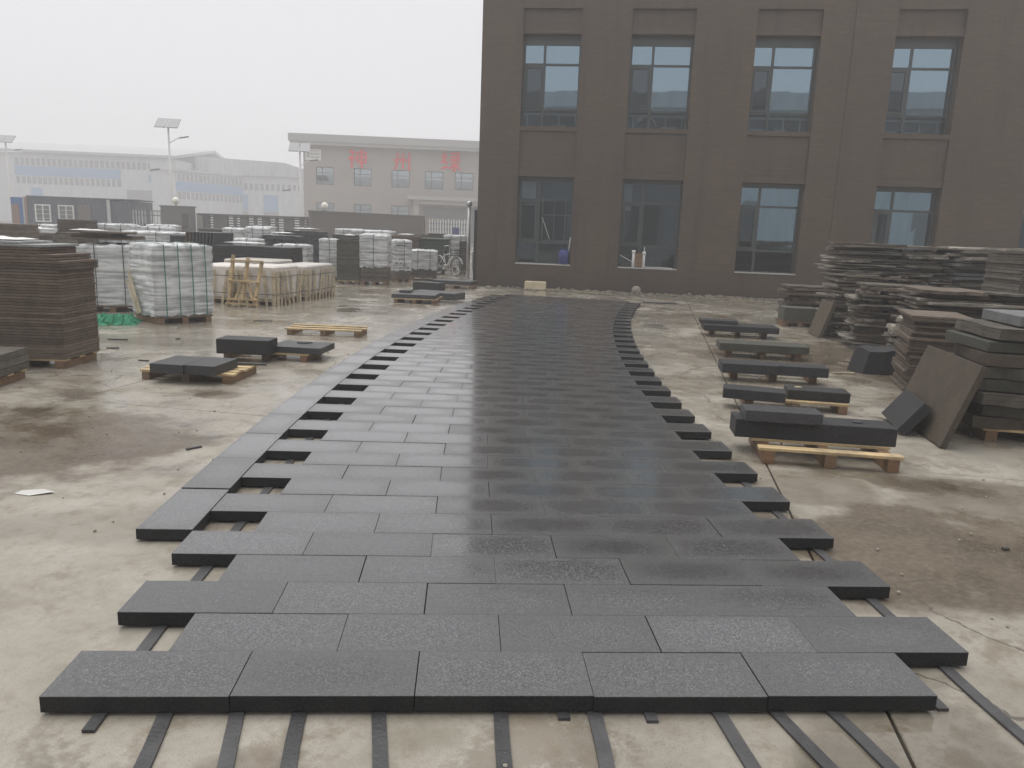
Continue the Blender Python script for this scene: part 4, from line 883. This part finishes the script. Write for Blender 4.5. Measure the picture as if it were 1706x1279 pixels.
MB().tube([(0, 0, 0), (0, 0, .12)], .07, 10).build('neck', M['steel'], e); MB().sphere((0, 0, .28), .19).build('globe', M['lampwhite'], e, True)
e = empty('iron_gate', (-18.1, 43.2, 0), -.15); tag(e, 'dark iron gate between container and gate pillar', 'gate')
for z in (.2, 1.2, 1.75, 2.0): MB().bar((0, 0, z), (2.3, 0, z), .05, .05).build('rail', M['wallgrey2'], e)
for i in range(13): MB().bar((.05+.18*i, 0, 0), (.05+.18*i, 0, 2.05 if i % 6 else 2.35), .05, .05, (0, 1, 0)).build('bar', M['wallgrey2'] if i % 6 == 0 else M['steel'], e)
e = empty('picket_gate', (-1.0, 42.6, 0), math.atan2(.9, 2.4)); tag(e, 'white and blue picket gate at the end of the grey wall', 'gate')
for i in range(16): bx('picket', .02+.165*i, .02+.165*i+.07, -.02, .02, .08, 2.12 + .05*(i % 2), M['white'], e)
for z in (.4, 1.55, 1.85): bx('rail', 0, 2.6, .022, .06, z, z+.07, M['gateblue'], e)
bx('lock_panel', 1.45, 1.85, -.05, -.022, .5, 1.7, M['gateblue'], e)
e = empty('container', (-25.2, 44.2, 0), .012); tag(e, 'dark grey office container with two white barred windows', 'container')
bx('body', .93, 5.4, 0, 2.4, .1, 2.55, M['container'], e); bx('roof', .9, 7.1, -.05, 2.45, 2.551, 2.62, M['container'], e)
bx('annex', 5.6, 7.05, .05, 2.4, .1, 2.5, M['container'], e); bx('corner_post', 5.405, 5.595, -.06, .1, .1, 2.54, M['steel'], e)
bx('corner_post', .70, .78, -.05, .1, .1, 2.54, M['steel'], e); bx('corner_post', .79, .925, -.05, .1, .1, 2.54, M['corange'], e); bx('end_wall', 0.02, .69, 0, 2.4, .1, 2.5, M['cblue'], e); bx('end_door', .06, .45, -.03, -.001, .15, 2.1, M['corange'], e)
bx('door', 3.75, 4.45, -.03, -.001, .2, 2.2, M['wallgrey'], e)
for x in (1.35, 2.65):
    wn = MB(); x1, z0, z1 = x+.88, 1.15, 2.15
    wn.box(x, x+.07, -.06, -.001, z0, z1).box(x1-.07, x1, -.06, -.001, z0, z1).box(x+.07, x1-.07, -.06, -.001, z0, z0+.07).box(x+.07, x1-.07, -.06, -.001, z1-.07, z1).box((x+x1)/2-.03, (x+x1)/2+.03, -.055, -.001, z0+.07, z1-.07)
    wn = wn.build('window', M['white'], e); bx('pane', x+.07, x1-.07, -.02, -.002, z0+.07, z1-.07, M['facglass'], wn)
    for i in range(3): bx('bar', x+.07, x1-.07, -.075, -.061, z0+.2+.25*i, z0+.22+.25*i, M['white'], wn)

# ------------------------------------------------------------------ office block with red characters
e = empty('office_block', (-16.7, 83.5, 0)); e.scale = (1.35, 1.35, 1.285); tag(e, 'two-storey pale brown office block with red characters under the eave', 'building')
OW = []
def px2x(p): return (p-508)*.0486
UPP = [(528, 557), (590, 619), (652, 682), (707, 738), (757, 788), (820, 850), (880, 910)]
w = MB(); xs = 0.0; XE = 24.0
for a_, b_ in UPP:
    w.box(xs, px2x(a_), 0, .3, 0, 7.7); xs = px2x(b_)
    OW.append((px2x(a_), px2x(b_)))
w.box(xs, XE, 0, .3, 0, 7.7)
for a_, b_ in OW: w.box(a_, b_, 0, .3, 0, 1.2); w.box(a_, b_, 0, .3, 3.05, 4.55); w.box(a_, b_, 0, .3, 6.0, 7.7)
w.box(0, .3, .302, 12, 0, 7.7); w.box(XE-.3, XE, .302, 12, 0, 7.7); w.box(.302, XE-.302, 11.7, 12, 0, 7.7)
w.build('wall', M['office'], e); bx('backing', .3, XE-.3, .9, 1.0, 0, 7.6, M['room'], e)
for a_, b_ in OW:
    for z0, z1 in ((1.2, 3.05), (4.55, 6.0)):
        wn = MB(); m_ = (a_*.65+b_*.35)
        wn.box(a_+.002, a_+.06, .12, .2, z0, z1).box(b_-.06, b_-.002, .12, .2, z0, z1).box(a_+.06, b_-.06, .12, .2, z0, z0+.06).box(a_+.06, b_-.06, .12, .2, z1-.06, z1).box(m_-.03, m_+.03, .125, .195, z0+.06, z1-.06).box(a_+.06, b_-.06, .126, .194, z1-.5, z1-.45)
        wn = wn.build('window', M['frame'], e)
        MB().quad((a_+.06, .16, z0+.06), (b_-.06, .16, z0+.06), (b_-.06, .16, z1-.06), (a_+.06, .16, z1-.06)).build('pane', M['office_glass'], wn)
rf = MB().box(-1.0, XE+.5, -.8, 12.5, 7.95, 8.55).build('roof', M['eave'], e)
bx('fascia', -.9, XE+.4, -.7, 12.4, 7.701, 7.9495, M['eave'], rf)
bx('canopy', 8.45, 15.5, -2.2, -.001, 3.55, 3.85, M['eave'], e); bx('canopy_beam', 8.9, 15.2, -2.0, -.002, 3.2, 3.549, M['office'], e)
for x in (8.95, 14.9): bx('column', x, x+.4, -1.9, -1.5, 0, 3.199, M['office'], e)
bx('entrance', 9.6, 14.2, -.06, -.001, .1, 3.0, M['facglass'], e)
# white notice high on the wall with grey lettering lines
e = empty('wall_sign', (-16.45, 83.46, 8.35)); e.scale = (1.35, 1.35, 1.35); tag(e, 'small white sign with grey print high on the office wall', 'sign')
bx('board', 0, 1.25, -.08, -.001, 0, .85, M['white'], e)
for i, (x0, x1, z0, z1) in enumerate(((.12, .34, .2, .6), (.42, .56, .42, .58), (.60, .74, .42, .58), (.78, .92, .42, .58), (.96, 1.12, .42, .58), (.42, .7, .18, .3), (.75, 1.1, .18, .3), (.3, 1.1, .7, .76))):
    bx('print', x0, x1, -.085, -.0805, z0, z1, M['eave'], e)
# characters, each built of raised strokes on a 10 x 10 field
def glyph(name, x, z, size, strokes, label):
    e = empty(name, (x, 83.48, z)); tag(e, label, 'character', 'red characters on the office block'); b = MB(); k = size/10
    for i, (x0, y0, x1, y1) in enumerate(strokes):
        b.bar((x0*k, -.05-.003*i, y0*k), (x1*k, -.05-.003*i, y1*k), 1.0*k, .07, (0, 1, 0))
    b.build('strokes', M['red'], e)
SHEN = [(1.6, 9.8, 2.4, 9.0), (.3, 8.2, 3.6, 8.2), (3.4, 8.2, .4, 4.2), (2.0, 6.4, 2.0, 0), (2.4, 5.6, 3.8, 4.4), (4.8, 8.2, 9.4, 8.2), (4.8, 8.2, 4.8, 3.2), (9.4, 8.2, 9.4, 3.2), (4.8, 5.7, 9.4, 5.7), (4.8, 3.2, 9.4, 3.2), (7.1, 10, 7.1, 0)]
ZHOU = [(.6, 6.2, 1.4, 4.2), (2.4, 9.4, 2.3, 4), (2.3, 4, .8, .2), (3.6, 6.6, 4.3, 4.6), (5.3, 9.2, 5.3, .6), (6.6, 6.6, 7.3, 4.6), (8.8, 9.8, 8.8, 0)]
LU = [(2.4, 9.8, .8, 7.2), (.8, 7.2, 3.0, 7.0), (3.2, 8.0, .6, 4.6), (.6, 4.6, 3.6, 4.8), (.4, 1.6, 3.8, 2.6), (5.0, 9.2, 9.0, 9.2), (9.0, 9.2, 8.8, 6.0), (5.2, 7.6, 8.8, 7.6), (4.4, 6.0, 9.8, 6.0), (7.0, 6.0, 7.0, .4), (7.0, .4, 6.0, 1.0), (5.0, 4.8, 5.8, 4.0), (6.6, 3.2, 4.4, 1.6), (9.2, 4.8, 8.0, 3.6), (7.4, 3.4, 9.6, 1.4)]
glyph('wall_character', px2x(581)*1.35-16.7, 7.72, 2.03, SHEN, 'red left character on the office block')
glyph('wall_character', px2x(655)*1.35-16.7, 7.68, 1.96, ZHOU, 'red middle character of three upright strokes on the office block')
glyph('wall_character', px2x(733)*1.35-16.7, 7.72, 2.16, LU, 'red right character nearest the brown building')

# ------------------------------------------------------------------ solar street lamps
def solar(x, y, h, rz, label):
    e = empty('solar_lamp', (x, y, 0), rz); tag(e, label, 'street lamp', 'solar street lamps')
    MB().tube([(0, 0, 0), (0, 0, h*.5), (0, 0, h-.35)], [.10, .085, .06], 10).build('pole', M['white'], e, True)
    for s in (-1, 1):
        p_ = MB().box(-.02+(-.78 if s < 0 else .03), -.02+(-.03 if s < 0 else .78), -.62, .62, 0, .05).build('solar_panel', M['panel'], e); p_.location = (0, 0, h-.25); p_.rotation_euler = (R(35), R(0), 0)
    for s, zz in ((1, h-1.2), (-1, h-3.4)):
        MB().tube([(0, 0, zz-.4), (s*.55, 0, zz-.05), (s*.8, 0, zz)], .03, 8).build('arm', M['white'], e, True)
        MB().bar((s*.72, 0, zz), (s*1.35, 0, zz+.12*s), .16, .07).build('lamp_head', M['wallgrey2'], e)
solar(-20.1, 55.0, 8.45, .1, 'solar street lamp with twin panels above the long factory hall')
solar(-11.75, 58.8, 7.55, .1, 'solar street lamp before the left corner of the office block')
solar(-41.6, 73.0, 8.5, .1, 'solar street lamp cut by the left picture edge')

# ------------------------------------------------------------------ far factory halls
e = empty('factory_hall', (-100.0, 153.4, 0), 0); e.scale = (1.6, 1.6, 1.49); tag(e, 'long white factory hall with blue window band, faint in the haze', 'factory')
bx('wall', 0, 27.2, 0, 14, 0, 8.75, M['facwall'], e)
b = MB(); b.v = [(-.5, -.6, 8.76), (27.8, -.6, 8.76), (27.8, 14, 10.9), (-.5, 14, 10.9), (-.5, 28, 8.76), (27.8, 28, 8.76), (-.5, -.6, 9.1), (27.8, -.6, 9.1), (27.8, 14, 11.3), (-.5, 14, 11.3), (-.5, 28, 9.1), (27.8, 28, 9.1)]
b.f = [(0, 1, 2, 3), (3, 2, 5, 4), (6, 9, 8, 7), (9, 10, 11, 8), (0, 6, 7, 1), (4, 5, 11, 10), (0, 3, 9, 6), (3, 4, 10, 9), (1, 7, 8, 2), (2, 8, 11, 5)]; b.build('roof', M['facroof'], e)
def band(e, x0, x1, y, z, mat='facblue'):
    bx('blue_band', x0, x1, y-.06, y-.001, z+1.0, z+2.2, M['facblue'], e)
    for zz in (z, z+2.3):
        bx('glazing', x0, x1+ (3.5 if zz > z else 0), y-.05, y-.001, zz, zz+.9, M['facglass'], e)
        m_ = MB(); x = x0
        while x < x1 + (3.5 if zz > z else 0): m_.box(x, x+.16, y-.09, y-.051, zz-.02, zz+.92); x += .62
        tag(m_.build('mullions', M['facwall'], e), kind='stuff')
band(e, 8.6, 21.0, 0, 4.9)
bx('loading_door', 21.6, 24.6, -.05, -.001, 0, 4.6, M['facglass'], e)
for x in (24.3, 25.3): bx('window', x, x+.75, -.05, -.001, 5.6, 6.6, M['facblue'], e)
bx('downpipe', 27.21, 27.45, -.1, .2, 0, 8.7, M['eave'], e); bx('door', 10.3, 11.6, -.05, -.001, 2.2, 4.4, M['facblue'], e)
e = empty('factory_wing', (-55.8, 150.2, 0), 1.0); e.scale = (1.6, 1.6, 1.48); tag(e, 'slanting factory wing with a blue band between the two halls', 'factory')
bx('wall', 0, 12, 0, 8, 0, 7.2, M['facwall'], e); bx('roof', -.2, 12.2, -.3, 8, 7.201, 7.45, M['facroof'], e)
band(e, .7, 11, 0, 3.7)
e = empty('factory_hall', (-50.7, 164.6, 0), 0); e.scale = (1.6, 1.6, 1.49); tag(e, 'far white hall with a low gable and tall blue doors left of the office', 'factory')
bx('wall', 0, 14, 0, 20, 0, 7.4, M['facwall'], e)
b = MB(); b.v = [(-3.2, -.5, 7.41), (14.6, -.5, 7.41), (8.2, -.5, 9.35), (-3.2, -.5, 9.75)]; k = len(b.v); b.v += [(x, 22, z) for x, y, z in b.v]
b.f = [tuple(range(k)), tuple(range(k, 2*k))[::-1]] + [(i, (i+1) % k, k+(i+1) % k, k+i) for i in range(k)]; b.build('roof', M['facroof'], e)
bx('glazing', 2.6, 13.5, -.05, -.001, 5.5, 6.4, M['facglass'], e); m_ = MB(); x = 2.6
while x < 13.5: m_.box(x, x+.25, -.09, -.051, 5.45, 6.45); x += .7
tag(m_.build('mullions', M['facwall'], e), kind='stuff')
for x in (1.4, 5.3, 10.6): bx('tall_door', x, x+1.9, -.06, -.001, 2.6, 4.9, M['facblue'], e); bx('glazing', x, x+1.9, -.05, -.002, 1.2, 2.55, M['facglass'], e)
# the hall behind the viewer, seen only in the window panes
e = empty('workshop', (-40, -21, 0), -.10); tag(e, 'long pale workshop behind the viewer, mirrored in the windows', 'workshop')
bx('wall', 0, 90, -12, 0, 0, 12.0, M['shed'], e); bx('roof', -.5, 90.5, -12.5, .5, 12.001, 13.3, M['facroof'], e)
for i in range(10): bx('door', 6+8*i, 9.4+8*i, .001, .06, 0, 4.2, M['wallgrey2'], e)

# ------------------------------------------------------------------ haze
hb = MB().box(-130, 90, -50, 215, -1.2, 18.5).mesh('haze')
hz = add('haze', hb); hm = bpy.data.materials.new('haze_air'); hm.use_nodes = True; t = hm.node_tree; t.nodes.clear()
pv = t.nodes.new('ShaderNodeVolumePrincipled'); pv.inputs['Color'].default_value = (.97, .97, .98, 1); pv.inputs['Density'].default_value = .0044; pv.inputs['Anisotropy'].default_value = .15
oo = t.nodes.new('ShaderNodeOutputMaterial'); t.links.new(pv.outputs[0], oo.inputs['Volume']); hb.materials.append(hm)
tag(hz, 'pale fog filling the yard', 'haze', kind='stuff')
